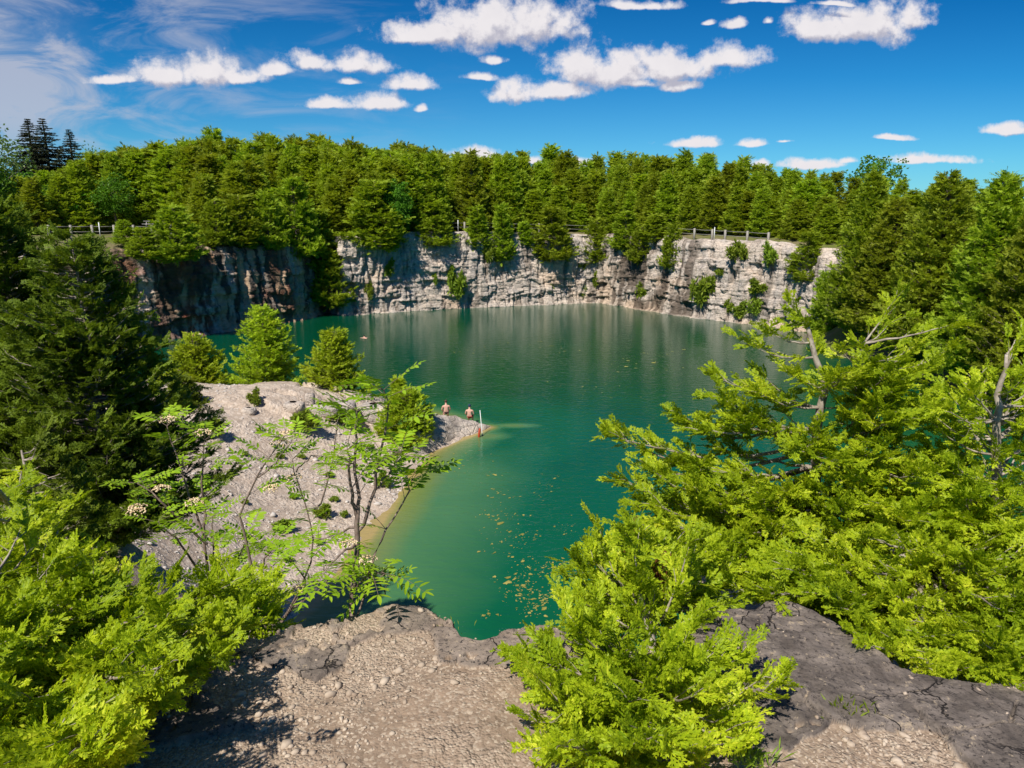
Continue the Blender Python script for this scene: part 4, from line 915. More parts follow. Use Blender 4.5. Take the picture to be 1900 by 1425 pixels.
for px, py, w, h, lab, i in [(472, 752, 30, 34, 'small round bush alone on the gravel slope', 0), (568, 805, 62, 44, 'spreading shrub below the small rock shelf', 2), (640, 790, 60, 34, 'shrub beside the rock shelf behind the rowan sapling', 1),
                             (712, 905, 34, 34, 'small bush at the water edge of the gravel bank', 0), (395, 815, 50, 40, 'shrub at the edge of the dark cedar on the gravel', 2), (600, 960, 40, 30, 'low weed clump on the lower gravel', 1), (525, 985, 44, 30, 'dull weed clump low on the gravel, left of the other', 0)]:
    p = on_bank(px, py); plant('shrub', p, h * p[1] / FPX, w * p[1] / FPX, lab, 'shrub', 'shrubs on the gravel bank', i)

for k, (px, py) in enumerate([(420,790),(455,845),(430,880),(520,850),(500,905),(455,935),(545,925),(610,885),(660,870),(690,835),(560,850),(620,930),(480,800),(590,1010),(640,960),(535,1040)]):
    p = on_bank(px, py); plant('shrub', p, 0.16 + 0.03 * (k % 5), 0.28 + 0.07 * (k % 4), 'tiny weed tuft sprouting from the bare gravel slope', 'weed', 'weed tufts on the gravel slope', k)

# ---------------------------------------------------------------- rocks, people, fences
def boulder(name, mbv, label, cat, mat):
    o = mbv.build(name, mat, smooth_=True, attrs={'stain': np.zeros(mbv.n), 'rust': np.zeros(mbv.n), 'ochre': np.zeros(mbv.n)}); tag(o, label, cat); return o
def rock_spit():
    # a ridge of solid rock from the bank to the tip: lofted from its crest down to the near shore line
    A = np.array([at_z(765, 800, 1.15), at_z(795, 768, 1.45), at_z(845, 774, 0.85), at_z(880, 783, 0.50), at_z(900, 789, 0.22), at_z(911, 792, 0.02)])
    B = np.array([at_z(768, 858, -0.02), at_z(803, 838, 0), at_z(845, 817, 0), at_z(880, 806, 0), at_z(900, 798, 0), at_z(913, 793, -0.05)])
    n, m = 110, 64; t = np.linspace(0, 1, n); k = np.linspace(0, 1, len(A)); C = np.stack([np.interp(t, k, A[:, j]) for j in range(3)], 1); D = np.stack([np.interp(t, k, B[:, j]) for j in range(3)], 1)
    u = np.linspace(-1, 1.25, m); X = np.zeros((n, m)); Y = X.copy(); Z = X.copy(); wF = np.interp(t, [0, 0.3, 0.8, 1], [1.2, 1.1, 0.8, 0.2])
    for j, uu in enumerate(u):
        if uu >= 0: X[:, j], Y[:, j] = C[:, 0] + (D[:, 0] - C[:, 0]) * uu, C[:, 1] + (D[:, 1] - C[:, 1]) * uu; Z[:, j] = C[:, 2] * (1 - min(uu, 1) ** 1.8) - 2.5 * max(0, uu - 1) - 0.05 * uu
        else: X[:, j], Y[:, j] = C[:, 0] + wF * 0.25 * -uu, C[:, 1] + wF * -uu; Z[:, j] = C[:, 2] * (1 - uu * uu) - 0.7 * uu ** 4
    w = smooth(1.25 - np.abs(u)[None], 0.1, 0.5); Y = Y + 0.25 * (fbm(X * 1.1, Z * 1.6, 0, 3, 53) - 0.5)
    Z += (0.34 * (fbm(X * 1.2, Y * 1.2, 0, 4, 51) - 0.5) + 0.10 * (np.floor(fbm(X * 0.9, Y * 0.9, 2, 3, 52) * 8) / 4 - 1)) * w * smooth(1 - t[:, None], 0.0, 0.3)
    st = smooth(fbm(X * 0.9, Z * 0.8, 0, 4, 54) + 0.35 * smooth(X, -4.2, -5.6), 0.58, 0.72) * 0.7
    mb = MB(); mb.add(np.stack([X, Y, Z], -1).reshape(-1, 3), grid_quads(n, m)); o = mb.build('rock_spit', M['rock'], smooth_=True, attrs={'stain': st, 'rust': 0 * st, 'ochre': 0 * st})
    tag(o, 'pale rock spit running into the water beside two seated people', 'rock')
rock_spit()
def block(px, py, sx_, sy_, sz_, label, seed, Y=None):
    rng = np.random.default_rng(seed); p = on_bank(px, py); n, m = 22, 12
    th = np.linspace(0, 2 * math.pi, n, endpoint=False); ph = np.linspace(-1.4, 1.4, m); T, Pp = np.meshgrid(th, ph, indexing='ij')
    d = np.stack([np.cos(T) * np.cos(Pp), np.sin(T) * np.cos(Pp), np.sin(Pp)], -1); d = np.sign(d) * np.abs(d) ** 0.6
    v = d * (1 + 0.35 * (fbm(d[..., 0] * 1.6 + seed, d[..., 1] * 1.6, d[..., 2] * 1.6, 3, seed)[..., None] - 0.5)) * np.array([sx_, sy_, sz_])
    q = []
    for i in range(n):
        for j in range(m - 1): a, b = i * m + j, ((i + 1) % n) * m + j; q.append([a, b, b + 1, a + 1])
    mb = MB(); mb.add(v.reshape(-1, 3) + p + np.array([0, 0, sz_ * 0.35]), q); boulder('boulder', mb, label, 'rock', M['rock'])['group'] = 'boulders on the gravel bank'
for i, a in enumerate([(545, 760, .5, .4, .3, 'angular block at the left end of the rock shelf'), (600, 765, .9, .5, .35, 'long block in the middle of the rock shelf'), (640, 762, .6, .5, .4, 'block at the right end of the rock shelf'),
    (700, 775, 1.1, .7, .6, 'big pale block above the waterside cedar bush'), (462, 765, .35, .3, .18, 'flat grey stone below the small round bush'), (575, 745, .25, .2, .35, 'small upright stone on the gravel crest')]):
    block(*a, seed=300 + i)

def skin_body(name, joints, edges, mat, parent=None, sub=1):
    me = bpy.data.meshes.new(name); names = list(joints); me.from_pydata([joints[k][0] for k in names], [(names.index(a), names.index(b)) for a, b in edges], [])
    o = bpy.data.objects.new(name, me); COL.objects.link(o); m = o.modifiers.new('skin', 'SKIN'); m.use_smooth_shade = True
    for k, nm in enumerate(names):
        r = joints[nm][1]; me.skin_vertices[0].data[k].radius = (r, r) if np.ndim(r) == 0 else r
    me.skin_vertices[0].data[0].use_root = True
    s = o.modifiers.new('smooth', 'SUBSURF'); s.levels = sub; s.render_levels = sub
    me.materials.append(mat)
    if parent: o.parent = parent
    return o
def blob(mb, c, r, n=12, m=8, lo=-1.57):
    th = np.linspace(0, 2 * math.pi, n, endpoint=False); ph = np.linspace(lo, 1.5, m); T, Pp = np.meshgrid(th, ph, indexing='ij')
    v = np.stack([np.cos(T) * np.cos(Pp) * r[0], np.sin(T) * np.cos(Pp) * r[1], np.sin(Pp) * r[2]], -1) + np.array(c)
    q = [[i * m + j, ((i + 1) % n) * m + j, ((i + 1) % n) * m + j + 1, i * m + j + 1] for i in range(n) for j in range(m - 1)]; mb.add(v.reshape(-1, 3), q)
def seated(loc, rz, label, cap, shorts):
    # sitting on rock, facing local +Y, legs hanging forward
    J = {'pelvis': ((0, 0, 0.10), (0.145, 0.11)), 'waist': ((0, 0.01, 0.27), (0.125, 0.09)), 'chest': ((0, 0.03, 0.45), (0.15, 0.105)), 'neck0': ((0, 0.05, 0.57), (0.07, 0.06)), 'neck1': ((0, 0.075, 0.65), 0.052),
         'head0': ((0, 0.10, 0.72), (0.068, 0.078)), 'head1': ((0, 0.105, 0.80), (0.074, 0.088)), 'nose': ((0, 0.195, 0.735), 0.014)}
    E = [('pelvis', 'waist'), ('waist', 'chest'), ('chest', 'neck0'), ('neck0', 'neck1'), ('neck1', 'head0'), ('head0', 'head1'), ('head0', 'nose')]
    for s, n in ((-1, 'l'), (1, 'r')):
        J.update({n + 'sh': ((s * 0.19, 0.04, 0.52), 0.062), n + 'el': ((s * 0.255, 0.10, 0.27), 0.043), n + 'wr': ((s * 0.17, 0.33, 0.17), 0.029), n + 'pa': ((s * 0.155, 0.40, 0.165), (0.036, 0.018)),
                  n + 'hip': ((s * 0.09, 0.06, 0.09), 0.09), n + 'kn': ((s * 0.14, 0.46, 0.12), 0.062), n + 'an': ((s * 0.12, 0.50, -0.30), 0.042), n + 'ft': ((s * 0.125, 0.66, -0.36), (0.04, 0.026))})
        E += [('chest', n + 'sh'), (n + 'sh', n + 'el'), (n + 'el', n + 'wr'), (n + 'wr', n + 'pa'), ('pelvis', n + 'hip'), (n + 'hip', n + 'kn'), (n + 'kn', n + 'an'), (n + 'an', n + 'ft')]
        for f, (dx, ln) in enumerate([(-0.028, 0.065), (-0.010, 0.078), (0.010, 0.075), (0.027, 0.058)]):
            J[n + 'f%d' % f] = ((s * 0.155 + dx, 0.44 + ln * 0.6, 0.155), 0.008); J[n + 'g%d' % f] = ((s * 0.155 + dx, 0.455 + ln * 0.8, 0.13), 0.007); E += [(n + 'pa', n + 'f%d' % f), (n + 'f%d' % f, n + 'g%d' % f)]
        J[n + 'th'] = ((s * 0.11, 0.40, 0.16), 0.009); E.append((n + 'pa', n + 'th'))
    root = empty('person', loc, rz); skin_body('body', J, E, M['skin'], root, 2)
    mb = MB(); blob(mb, (0, 0.088, 0.805), (0.090, 0.106, 0.095), 14, 9, -0.5); mb.build('cap' if cap else 'hair', M['cap'] if cap else M['hair_brown'], root, True)
    SJ = {'p': ((0, 0.0, 0.10), (0.165, 0.13)), 'w': ((0, 0.0, 0.17), (0.152, 0.112))}; SE = [('p', 'w')]
    for s, n in ((-1, 'l'), (1, 'r')): SJ.update({n + 'h': ((s * 0.10, 0.08, 0.09), 0.108), n + 'k': ((s * 0.13, 0.34, 0.115), 0.09)}); SE += [('p', n + 'h'), (n + 'h', n + 'k')]
    skin_body('shorts', SJ, SE, shorts, root, 1); tag(root, label, 'person'); root.scale = (0.98,) * 3
pa = at_z(828, 769, 0.72); seated(pa, 0.15, 'person with short brown hair and bare back sitting on the rock spit', False, M['shorts_dark'])
pb = at_z(871, 777, 0.38); seated(pb, -0.1, 'person in navy cap and red shorts sitting near the tip of the rock spit', True, M['shorts_red'])
def swimmer():
    p = at_z(677, 627, 0.0); root = empty('person', (p[0], p[1], -0.06), 0.5)
    J = {'pelvis': ((0, -0.55, -0.02), (0.15, 0.09)), 'chest': ((0, 0, 0.03), (0.19, 0.10)), 'neck': ((0, 0.17, 0.09), 0.06), 'head': ((0, 0.27, 0.15), (0.08, 0.09)), 'crown': ((0, 0.31, 0.24), (0.07, 0.08))}
    E = [('pelvis', 'chest'), ('chest', 'neck'), ('neck', 'head'), ('head', 'crown')]
    for s, n in ((-1, 'l'), (1, 'r')):
        J.update({n + 's': ((s * 0.2, 0.06, 0.05), 0.06), n + 'e': ((s * 0.42, 0.28, 0.03), 0.045), n + 'w': ((s * 0.40, 0.55, 0.0), 0.03), n + 'p': ((s * 0.40, 0.63, -0.01), (0.04, 0.018)), n + 'k': ((s * 0.12, -1.0, -0.08), 0.07), n + 'a': ((s * 0.16, -1.42, -0.1), 0.045)})
        E += [('chest', n + 's'), (n + 's', n + 'e'), (n + 'e', n + 'w'), (n + 'w', n + 'p'), ('pelvis', n + 'k'), (n + 'k', n + 'a')]
        for f in range(5): J[n + 'f%d' % f] = ((s * 0.40 + (f - 2) * 0.018, 0.70 - abs(f - 2) * 0.01, -0.015), 0.008); E.append((n + 'p', n + 'f%d' % f))
    skin_body('body', J, E, M['skin'], root, 2); mb = MB(); blob(mb, (0, 0.285, 0.225), (0.09, 0.10, 0.085), 12, 8, -0.6); mb.build('hair', M['hair'], root, True)
    tag(root, 'bare-shouldered swimmer in the water below the pale back cliff', 'person')
swimmer()
def marker_pole():
    b = at_z(895, 808, 0.0); t = at_y(890.5, 761, b[1] + 0.05); root = empty('marker_pole', b)
    mb = MB(); mb.tube([np.array([0, 0, -0.5]) - (t - b) * 0.1, np.zeros(3), t - b], [0.021, 0.021, 0.018], 8); mb.build('pole', M['white'], root, True)
    mb = MB(); mb.tube([(0, 0, 0), (0, 0, 0.05)], [0.05, 0.05], 10); mb.build('collar', M['rail'], root, True); tag(root, 'thin white pole standing in the water off the rock tip', 'pole')
    b = at_z(888.5, 811, 0.0); t = at_y(890.5, 794, b[1]); root = empty('float_marker', b); d = t - b
    mb = MB(); mb.tube([d * -0.3, d * 0.0, d * 0.15, d * 0.8, d * 0.95, d * 1.0], [0.04, 0.06, 0.07, 0.066, 0.04, 0.015], 10); mb.build('float', M['red'], root, True)
    mb = MB(); mb.tube([d * 0.98, d * 1.12], [0.018, 0.018], 6); mb.build('stem', M['rail'], root, True); tag(root, 'red float marker upright in the water beside the white pole', 'float')
marker_pole()

def fence(pts, thin, label, h=1.1):
    o0 = np.array(pts[0]); root = empty('rail_fence', o0)
    for p in pts:
        mb = MB(); mb.box((0, 0, h / 2 - 0.2), (0.22, 0.22, h + 0.4), 0.3, 0.03); q = mb.build('post', M['post'], root); q.location = np.array(p) - o0
    for p in thin:
        mb = MB(); mb.tube([(0, 0, -0.2), (0, 0, 1.35)], [0.05, 0.05], 8); q = mb.build('pole', M['white'], root, True); q.location = np.array(p) - o0
    for f in (0.38, 0.86):
        for a, b in zip(pts[:-1], pts[1:]):
            a_, b_ = np.array(a) - o0 + [0, 0, h * f], np.array(b) - o0 + [0, 0, h * f]; u = unit(b_ - a_)[None][0]
            mb = MB(); mb.tube([a_ + u * 0.135, (a_ + b_) / 2 - [0, 0, 0.03], b_ - u * 0.135], [0.028] * 3, 6); mb.build('rail', M['rail'], root, True)
    tag(root, label, 'fence')
fence([at_y(px, 437.5 - (px - 133) * 0.006, 76 + (px - 133) * 0.02) for px in (92, 133, 172.5, 213, 249, 283, 318)], [at_y(186, 437, 77)], 'post and rail fence along the lawn above the dark left cliff')
def fpt(px, yb): Y = wall_y(px, yb) + 2.0; return at_y(px, yb, Y)
fence([fpt(px, y) for px, y in ((700, 428), (755, 427), (808, 426.5), (862, 427), (905, 427), (949, 428), (1000, 429), (1046, 430), (1092, 431))], [fpt(850, 427)], 'post and rail fence along the rim of the pale back cliff')
fence([fpt(px, y) for px, y in ((1150, 434), (1198, 435), (1254, 437.5), (1288, 440), (1321, 442), (1345, 443.5), (1386, 446), (1425, 449))], [fpt(1247, 437), fpt(1325, 442.5)], 'post and rail fence along the rim of the right-hand cliff')
def picnic():
    c = at_y(286, 423, 84); root = empty('picnic_table', c, 0.1)
    mb = MB(); [mb.box((0, -0.32 + 0.16 * k, 0.76), (1.9, 0.145, 0.045), 0, 0.006) for k in range(5)]; mb.build('tabletop', M['wood'], root)
    for s in (-1, 1):
        mb = MB(); [mb.box((0, s * (0.72 + 0.14 * k), 0.45), (1.9, 0.13, 0.045), 0, 0.006) for k in range(2)]; mb.build('bench', M['wood'], root)
    for s in (-1, 1):
        mb = MB(); x = s * 0.65; mb.tube([(x, -0.7, -0.05), (x, -0.25, 0.735)], [0.05, 0.05], 4); mb.tube([(x, 0.7, -0.05), (x, 0.25, 0.735)], [0.05, 0.05], 4); mb.tube([(x + s * 0.06, -0.86, 0.39), (x + s * 0.06, 0.86, 0.39)], [0.04, 0.04], 4); mb.build('leg_frame', M['wood'], root)
    tag(root, 'grey picnic table on the lawn behind the left fence', 'picnic table')
picnic()

# ---------------------------------------------------------------- near cedars with flat scale-leaf sprays
def near_cedar(label, base, trunk_pts, tips, seed, fs=0.13, tr=0.045, dens=1.0, attach=None, dead=0, group=None):
    rng = np.random.default_rng(seed); base = np.array(base, float); root = empty('cedar_tree', base); wood, fol, ded = MB(), MB(), MB()
    T = np.array([base] + [np.array(p) for p in trunk_pts], float) - base; tt = np.linspace(0, 1, len(T)); td = np.linspace(0, 1, 16)
    TT = np.stack([np.interp(td, tt, T[:, k]) for k in range(3)], 1) + rng.normal(0, 0.008, (16, 3)); wood.tube(TT, np.linspace(tr, tr * 0.2, 16), 9)
    for k, tip in enumerate(tips):
        b = np.array(tip, float) - base; j = np.argmin(np.linalg.norm(TT - (b - [0, 0, 0.25 * np.linalg.norm(b[:2])]), axis=1) + 0.25 * np.abs(TT[:, 2] - (b[2] - 0.22)))
        L = np.linalg.norm(b - TT[j]); bough(wood, ded if k < dead else fol, TT[j], b, rng, fs, dens, 0.006 + 0.008 * min(1.5, L), rng.uniform(0.02, 0.16), 0.42 if L > 0.5 else 0.15, None, 3, 0.34, 0.55)
    wood.build('trunk', M['twig'], root, True); fol.build('crown', M['cedar_near'], root)
    if ded.n: ded.build('dead_spray', M['dead'], root)
    tag(root, label, 'tree', group); return root
def inside(poly, n, rng):
    P = np.array(poly, float); out = []; lo, hi = P.min(0), P.max(0)
    while len(out) < n:
        q = rng.uniform(lo, hi); c = False; j = len(P) - 1
        for i in range(len(P)):
            if (P[i, 1] > q[1]) != (P[j, 1] > q[1]) and q[0] < (P[j, 0] - P[i, 0]) * (q[1] - P[i, 1]) / (P[j, 1] - P[i, 1]) + P[i, 0]: c = not c
            j = i
        if c: out.append(q)
    return out
def tips_in(poly, n, rng, y_of): return [at_y(q[0], q[1], y_of(q[0], q[1]) + rng.uniform(-0.30, 0.40)) for q in inside(poly, n, rng)]
def near_trees():
    rng = np.random.default_rng(71)
    yr = lambda px, py: np.interp(py, [560, 800, 1000, 1250], [5.1, 4.5, 3.8, 3.0])
    k = lambda L: [at_y(a, b, y) for a, b, y in L]; kl = lambda L: [at_y(a - 70 * smooth(a, 100, 300), b + 30, y) for a, b, y in L]
    near_cedar('bright cedar leaning over the water, left of the near right trees', at_y(1500, 1130, 5.0), [at_y(1512, 900, 4.95), at_y(1526, 720, 4.9), at_y(1490, 575, 4.95)],
        k([(1130,800,4.6),(1155,815,4.55),(1255,765,4.7),(1275,785,4.65),(1335,700,4.8),(1425,612,4.9),(1475,572,4.95),(1500,600,4.9),(1160,890,4.4),(1185,940,4.3),(1175,990,4.2),(1390,640,4.9),(1345,735,4.6),(1300,800,4.4)])
        + tips_in([(1190,870),(1350,750),(1450,670),(1530,620),(1580,650),(1580,1000),(1380,1080),(1190,1010)], 70, rng, yr), 1, 0.105, 0.055)
    near_cedar('tall cedar with bare pale branches reaching up, middle of the near right trees', at_y(1600, 1120, 5.2), [at_y(1592, 900, 5.15), at_y(1588, 760, 5.1), at_y(1600, 640, 5.1)],
        k([(1662,552,5.2),(1650,600,5.15),(1700,640,5.0),(1775,600,4.9),(1760,650,4.85),(1600,640,5.0),(1560,650,5.0),(1690,700,4.7)]) + tips_in([(1560,650),(1700,650),(1780,700),(1760,960),(1600,1050),(1540,900)], 58, rng, yr), 2, 0.105, 0.05)
    near_cedar('cedar at the right frame edge over the dark slab', at_y(1850, 1180, 4.5), [at_y(1845, 950, 4.45), at_y(1850, 780, 4.4), at_y(1870, 660, 4.4)],
        k([(1895,610,4.5),(1880,650,4.4),(1800,720,4.3),(1900,700,4.2),(1760,760,4.2)]) + tips_in([(1740,740),(1850,680),(1990,640),(1990,1050),(1700,1080),(1700,850)], 84, rng, yr), 3, 0.10, 0.05)
    near_cedar('low spreading cedar hugging the far edge of the dark slab', at_y(1720, 1230, 3.5), [at_y(1720, 1120, 3.6), at_y(1700, 1000, 3.65)],
        k([(1610,1185,2.55),(1660,1215,2.42),(1720,1240,2.35),(1790,1240,2.35),(1860,1250,2.3),(1900,1240,2.3),(1500,1080,3.1),(1440,1090,3.0),(1560,1120,2.9),(1370,1095,3.0),(1400,1075,3.1),(1340,1080,3.1),(1470,1060,3.2),(1420,1100,2.85),(1530,1105,2.9)])
        + tips_in([(1420,1000),(1600,960),(1900,960),(1990,1000),(1990,1240),(1750,1225),(1620,1180),(1540,1120),(1440,1080)], 110, rng, lambda px, py: np.interp(py, [950, 1240], [3.8, 2.55])), 4, 0.09, 0.045)
    near_cedar('small cedar with a few rust-brown sprays rooted on the ledge edge', at_z(1205, 1207, 10.38), [at_y(1200, 1120, 2.9), at_y(1190, 1040, 3.0)],
        k([(1185,1080,2.8),(1175,1050,2.85),(1215,1075,2.8),(1070,1050,3.0),(1085,1085,2.9),(1120,1000,3.1),(1180,1000,3.15),(1250,1010,3.2),(1310,1030,3.2),(1330,1130,2.8),(1300,1100,2.9),(1350,1060,3.2),(1110,1120,2.8)])
        + tips_in([(1080,1040),(1150,990),(1330,1000),(1340,1130),(1200,1190),(1060,1150)], 46, rng, lambda px, py: 2.85), 5, 0.085, 0.03, 1.0, dead=3)
    near_cedar('bright low cedar bush sprawling on the ledge in front', at_y(1190, 1290, 2.16), [at_y(1195, 1230, 2.25), at_y(1190, 1190, 2.3)],
        k([(960,1215,2.25),(985,1250,2.15),(1010,1180,2.3),(1060,1140,2.35),(1020,1300,2.0),(1000,1340,1.95),(1040,1400,1.75),(1100,1425,1.68),(1200,1430,1.66),(1300,1400,1.72),(1350,1340,1.85),(1440,1275,2.0),(1420,1255,2.05),(1370,1220,2.15),(1330,1195,2.25),(1360,1370,1.8)])
        + tips_in([(975,1220),(1080,1150),(1250,1170),(1330,1220),(1360,1330),(1300,1410),(1050,1400),(1000,1300)], 62, rng, lambda px, py: np.interp(py, [1150, 1420], [2.3, 1.68])), 6, 0.075, 0.02, 1.0)
    near_cedar('cedar shrub clinging to the rock face just below the left lip of the ledge', (-1.30, 2.78, 9.75), [(-1.32, 3.0, 10.1), (-1.35, 3.05, 10.35)],
        k([(430,1075,3.2),(400,1060,3.3),(465,1095,3.1),(490,1125,3.0),(505,1145,2.95)]) + tips_in([(380,1080),(470,1100),(505,1145),(420,1165)], 20, rng, lambda px, py: 3.1), 8, 0.09, 0.025)
    ly = lambda px, py: np.interp(py, [840, 1000, 1120, 1200, 1425], [3.8, 3.0, 2.4, 2.05, 1.5])
    near_cedar('large bright cedar bush filling the lower left corner', (-1.95, 2.3, 10.2), [(-1.95, 2.4, 10.5), (-2.05, 2.5, 10.8), (-2.2, 2.8, 11.05)],
        kl([(40,845,3.9),(20,870,3.8),(125,905,3.7),(70,930,3.6),(230,985,3.5),(330,1060,2.9),(385,1050,2.9),(430,1080,2.7),(450,1130,2.5),(440,1170,2.35),(420,1220,2.1),(365,1250,2.0),(290,1330,1.75),(255,1400,1.6),(220,1425,1.5)]) + k([(425,1085,2.75),(440,1130,2.55),(430,1175,2.4),(400,1215,2.15)])
        + tips_in([(-120,930),(20,910),(90,985),(190,1060),(280,1110),(350,1160),(330,1230),(240,1300),(190,1425),(-120,1425)], 130, rng, ly), 7, 0.085, 0.04)
near_trees()

# dark cedars below the ledge on the left, middle distance
def left_cedar(label, base, top, R, seed, sharp, n=300, fs=0.23):
    rng = np.random.default_rng(seed); base = np.array(base); root = empty('cedar_tree', base); wood, fol = MB(), MB()
    bough_cedar(wood, fol, top[2] - base[2], R, n, fs, sharp, rng, None, 0.13, 0.02, seed, 3, 0.55)
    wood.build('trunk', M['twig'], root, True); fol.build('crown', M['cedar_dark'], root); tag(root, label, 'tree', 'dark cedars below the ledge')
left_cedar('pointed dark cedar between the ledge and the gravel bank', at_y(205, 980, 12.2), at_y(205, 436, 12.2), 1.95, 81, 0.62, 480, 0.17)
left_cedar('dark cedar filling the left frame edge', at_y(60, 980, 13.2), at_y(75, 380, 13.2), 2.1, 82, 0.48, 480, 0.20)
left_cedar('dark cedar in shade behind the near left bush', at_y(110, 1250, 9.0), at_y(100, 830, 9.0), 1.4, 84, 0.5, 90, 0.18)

# ---------------------------------------------------------------- rowan saplings
def pinnate(mb, stem, p, d, up, L, rng):
    d = unit(d); s = unit(np.cross(d, up)); n = np.cross(s, d); pairs = 6; droop = rng.uniform(0.1, 0.35)
    q = lambda t: p + d * L * t - np.array([0, 0, 1]) * L * droop * t * t
    stem.tube([p, q(0.5), q(1.0)], [0.0016, 0.0012, 0.0007], 3, False)
    for i in range(pairs):
        t = 0.22 + 0.72 * i / (pairs - 1); c = q(t); l = L * 0.33 * (1 - 0.35 * abs(t - 0.55)) * rng.uniform(0.85, 1.1)
        for sg in ((-1, 1) if i < pairs - 1 else (-1, 1, 0)):
            ld = unit(s * sg * 0.95 + d * (0.42 if sg else 1.0) - np.array([0, 0, 1]) * rng.uniform(0.0, 0.35) + n * rng.normal(0, 0.12)); w = unit(np.cross(ld, n)); k = np.cross(w, ld); f = l * 0.16
            v = [c, c + ld * l * 0.3 + w * f + k * f * 0.35, c + ld * l * 0.72 + w * f * 0.85 + k * f * 0.3, c + ld * l, c + ld * l * 0.72 - w * f * 0.85 + k * f * 0.3, c + ld * l * 0.3 - w * f + k * f * 0.35, c + ld * l * 0.3, c + ld * l * 0.72]
            mb.add(v, [[6, 1, 2, 7], [6, 7, 4, 5]], [[0, 1, 6], [0, 6, 5], [7, 2, 3], [7, 3, 4]])
def rowan(label, base_px, stems, flowers, seed, LL=0.17, extra=4):
    rng = np.random.default_rng(seed); base = at_y(*base_px); root = empty('rowan_tree', base); wood, fol = MB(), MB(); up = np.array([0, 0, 1.0])
    for pts, r0, r1, lf in stems:
        P = np.array([at_y(*p) for p in pts]) - base; n = 12; t = np.linspace(0, 1, len(P)); tn = np.linspace(0, 1, n); C = np.stack([np.interp(tn, t, P[:, k]) for k in range(3)], 1) + rng.normal(0, 0.004, (n, 3))
        wood.tube(C, np.linspace(r0, r1, n), 7, False)
        for u in lf:
            for _ in range(extra + 1 if u > 0.9 else max(2, extra - 2)):
                x = u * (n - 1); i = min(int(x), n - 2); p = C[i] + (C[i + 1] - C[i]) * (x - i); a = rng.uniform(0, 6.28)
                d = unit(C[i + 1] - C[i]) * rng.uniform(0.2, 0.8) + np.array([math.cos(a), math.sin(a), 0.15]); pl = rng.uniform(0.02, 0.05); p2 = p + unit(d) * pl
                wood.tube([p, p2], [0.0018, 0.0015], 3, False); pinnate(fol, wood, p2, d, up, LL * rng.uniform(0.7, 1.2), rng)
    wood.build('trunk', M['rowan_bark'], root, True); fol.build('crown', M['rowan'], root)
    for px, py, Y in flowers:
        c = at_y(px, py, Y) - base; mb = MB(); m = 60; a = rng.uniform(0, 6.28, m); r = 0.045 * np.sqrt(rng.uniform(0, 1, m)) * (Y / 3.3)
        stones(mb, np.stack([c[0] + r * np.cos(a), c[1] + r * np.sin(a), c[2] + 0.012 - 6 * r * r + rng.normal(0, 0.004, m)], 1), rng.uniform(0.003, 0.0065, m) * (Y / 3.3), rng, 0.9); mb.build('flower_cluster', M['blossom'], root)
    tag(root, label, 'tree', 'rowan saplings at the ledge')
Y = 2.85
rowan('slender rowan sapling with forked trunk rising from the ledge edge over the water', (653, 1190, 2.62), [
    ([(653,1190,2.62),(650,1165,2.72),(653,1140,Y),(658,1087,Y),(661,1023,Y),(664,986,Y),(664,959,Y)], 0.015, 0.011, (0.6, 0.75)),
    ([(664,959,Y),(654,936,Y),(649,875,Y-.05),(645,835,Y-.1)], 0.010, 0.003, (0.5, 0.75, 1.0)),
    ([(664,959,Y),(664,915,Y),(659,804,Y),(662,760,Y)], 0.009, 0.003, (0.3, 0.5, 0.7, 0.85, 1.0)),
    ([(664,985,Y),(680,963,Y),(691,915,Y),(700,868,Y),(708,825,Y),(722,765,Y),(712,722,Y)], 0.009, 0.0028, (0.35, 0.5, 0.62, 0.74, 0.86, 0.94, 1.0)),
    ([(700,868,Y),(730,845,Y-.1),(745,838,Y-.15)], 0.005, 0.002, (0.6, 1.0)),
    ([(691,915,Y),(720,880,Y+.1),(735,862,Y+.15)], 0.005, 0.002, (0.5, 1.0)),
    ([(655,1165,2.74),(669,1128,Y),(700,1013,Y+.05),(723,973,Y+.1),(757,915,Y+.1),(762,890,Y+.1)], 0.007, 0.002, (0.55, 0.75, 1.0)),
    ([(715,1100,Y+.2),(690,1070,Y),(660,1040,Y)], 0.003, 0.006, (0.0, 0.3, 0.5)),
    ([(662,1010,Y),(625,1035,Y-.1),(600,1060,Y-.15)], 0.006, 0.002, (0.4, 0.7, 1.0)),
    ([(664,975,Y),(630,990,Y+.1),(590,1000,Y+.15)], 0.006, 0.002, (0.5, 1.0)),
    ([(660,1090,Y),(690,1060,Y-.1),(715,1065,Y-.1)], 0.006, 0.002, (0.5, 0.8, 1.0))], [(648,1010,Y-.1),(683,1040,Y-.1)], 5, 0.155)
Y = 4.0
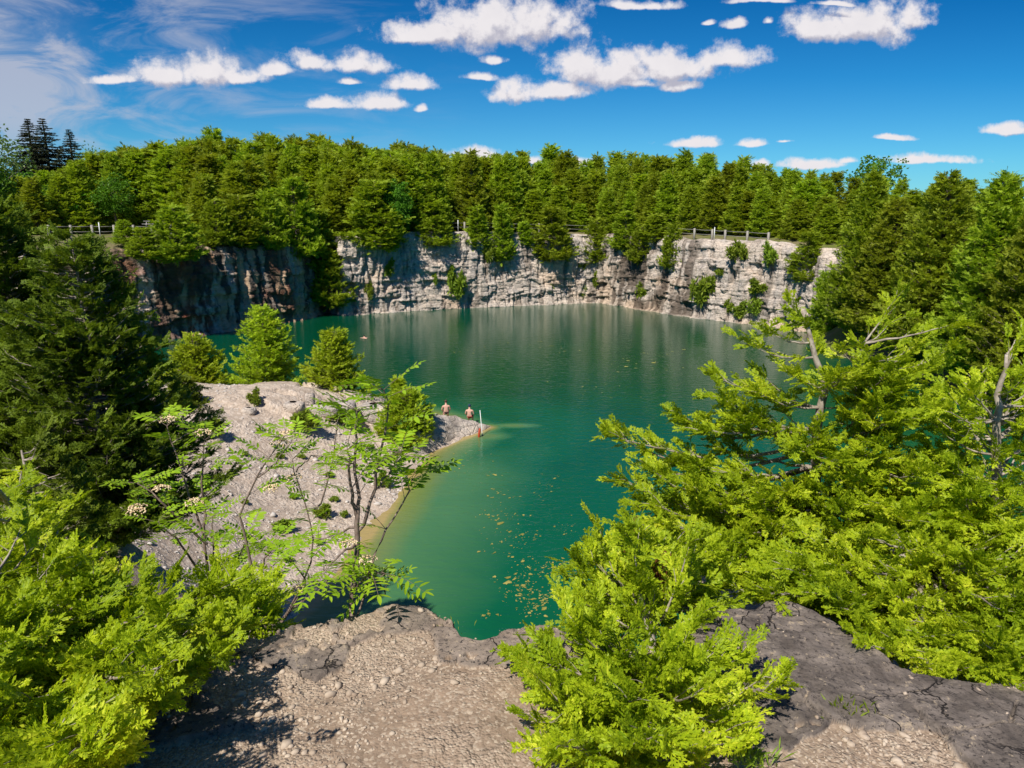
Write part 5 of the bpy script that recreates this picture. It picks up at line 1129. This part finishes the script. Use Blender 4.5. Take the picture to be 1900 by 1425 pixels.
rowan('thin many-stemmed rowan with pale blossoms over the gravel bank', (495, 1185, Y), [
    ([(495,1185,Y),(450,980,Y),(444,952,Y),(474,889,Y),(511,835,Y),(530,806,Y)], 0.009, 0.0025, (0.35, 0.5, 0.62, 0.75, 0.9, 1.0)),
    ([(474,889,Y),(500,870,Y),(540,820,Y-.1)], 0.006, 0.002, (0.5, 1.0)),
    ([(498,1188,Y),(540,1130,Y-.05),(585,1020,Y),(572,949,Y),(548,875,Y),(545,850,Y)], 0.007, 0.0025, (0.4, 0.55, 0.7, 0.85, 1.0)),
    ([(572,949,Y),(594,942,Y),(616,862,Y),(627,784,Y),(630,770,Y)], 0.007, 0.002, (0.2, 0.7, 1.0)),
    ([(548,875,Y),(580,845,Y-.1),(605,855,Y-.15)], 0.004, 0.002, (0.5, 1.0)),
    ([(498,1188,Y),(540,1130,Y-.05),(570,1080,Y-.2),(540,1040,Y-.3)], 0.008, 0.003, (0.4, 0.7, 1.0)),
    ([(498,1188,Y),(540,1130,Y-.05),(600,1090,Y-.2),(615,1060,Y-.3)], 0.008, 0.003, (0.4, 0.7, 1.0)),
    ([(495,1185,Y),(500,1090,Y-.3),(505,1050,Y-.4)], 0.008, 0.003, (0.5, 0.8, 1.0))], [(535,804,Y),(518,821,Y),(545,886,Y),(548,1094,Y-.3),(505,905,Y)], 6, 0.17, 3)
Y = 4.6
rowan('leafy rowan with cream flower heads in front of the dark cedars', (400, 1200, Y), [
    ([(400,1200,Y),(380,1000,Y),(340,880,Y),(310,790,Y)], 0.012, 0.003, (0.4, 0.5, 0.6, 0.7, 0.8, 0.9, 1.0)),
    ([(380,1000,Y),(375,880,Y),(380,815,Y)], 0.01, 0.003, (0.3, 0.5, 0.7, 0.85, 1.0)),
    ([(385,1010,Y),(300,930,Y-.2),(255,895,Y-.2)], 0.01, 0.003, (0.4, 0.55, 0.7, 0.85, 1.0)),
    ([(400,1100,Y),(330,1000,Y-.3),(290,970,Y-.4)], 0.01, 0.003, (0.4, 0.6, 0.8, 1.0)),
    ([(400,1150,Y),(440,1040,Y-.3),(460,1000,Y-.4)], 0.01, 0.003, (0.4, 0.6, 0.8, 1.0)),
    ([(400,1150,Y),(480,1060,Y-.5),(510,1010,Y-.6)], 0.01, 0.003, (0.4, 0.6, 0.8, 1.0)),
    ([(400,1150,Y),(400,1060,Y-.3),(395,960,Y-.3)], 0.01, 0.003, (0.4, 0.6, 0.8, 1.0))], [(312,777,Y),(375,801,Y),(300,905,Y-.2),(255,940,Y-.3),(360,930,Y-.2),(460,1000,Y-.4),(252,948,Y-.35)], 7, 0.19, 4)

# grass tufts in the cracks of the ledge
def tuft_grass(px, py, n, L, label, seed):
    rng = np.random.default_rng(seed); p = at_z(px, py, LEDGE_Z - 0.01); P = rng.normal(0, 0.022, (n, 3)) * [1.6, 1, 0]; mb = MB(); D = np.column_stack([rng.normal(0, 0.5, n), rng.normal(0, 0.5, n), np.ones(n)])
    add_blades(mb, blades(P, D, L * rng.uniform(0.5, 1.2, n), 0.10, rng, 0.2)); o = mb.build('grass_tuft', M['shrub']); o.location = p; tag(o, label, 'grass tuft', 'grass tufts on the ledge')
tuft_grass(1575, 1322, 60, 0.06, 'small grass tuft in a crack of the dark slab', 1)
tuft_grass(1395, 1415, 90, 0.08, 'wider grass tuft beside the front cedar bush', 2)
tuft_grass(826, 1163, 26, 0.035, 'tiny grass tuft at the lip of the ledge', 3)

for L in PROTO.values():                     # the patterns themselves leave the scene
    for r in L:
        for c in list(r.children): bpy.data.objects.remove(c)
        bpy.data.objects.remove(r)
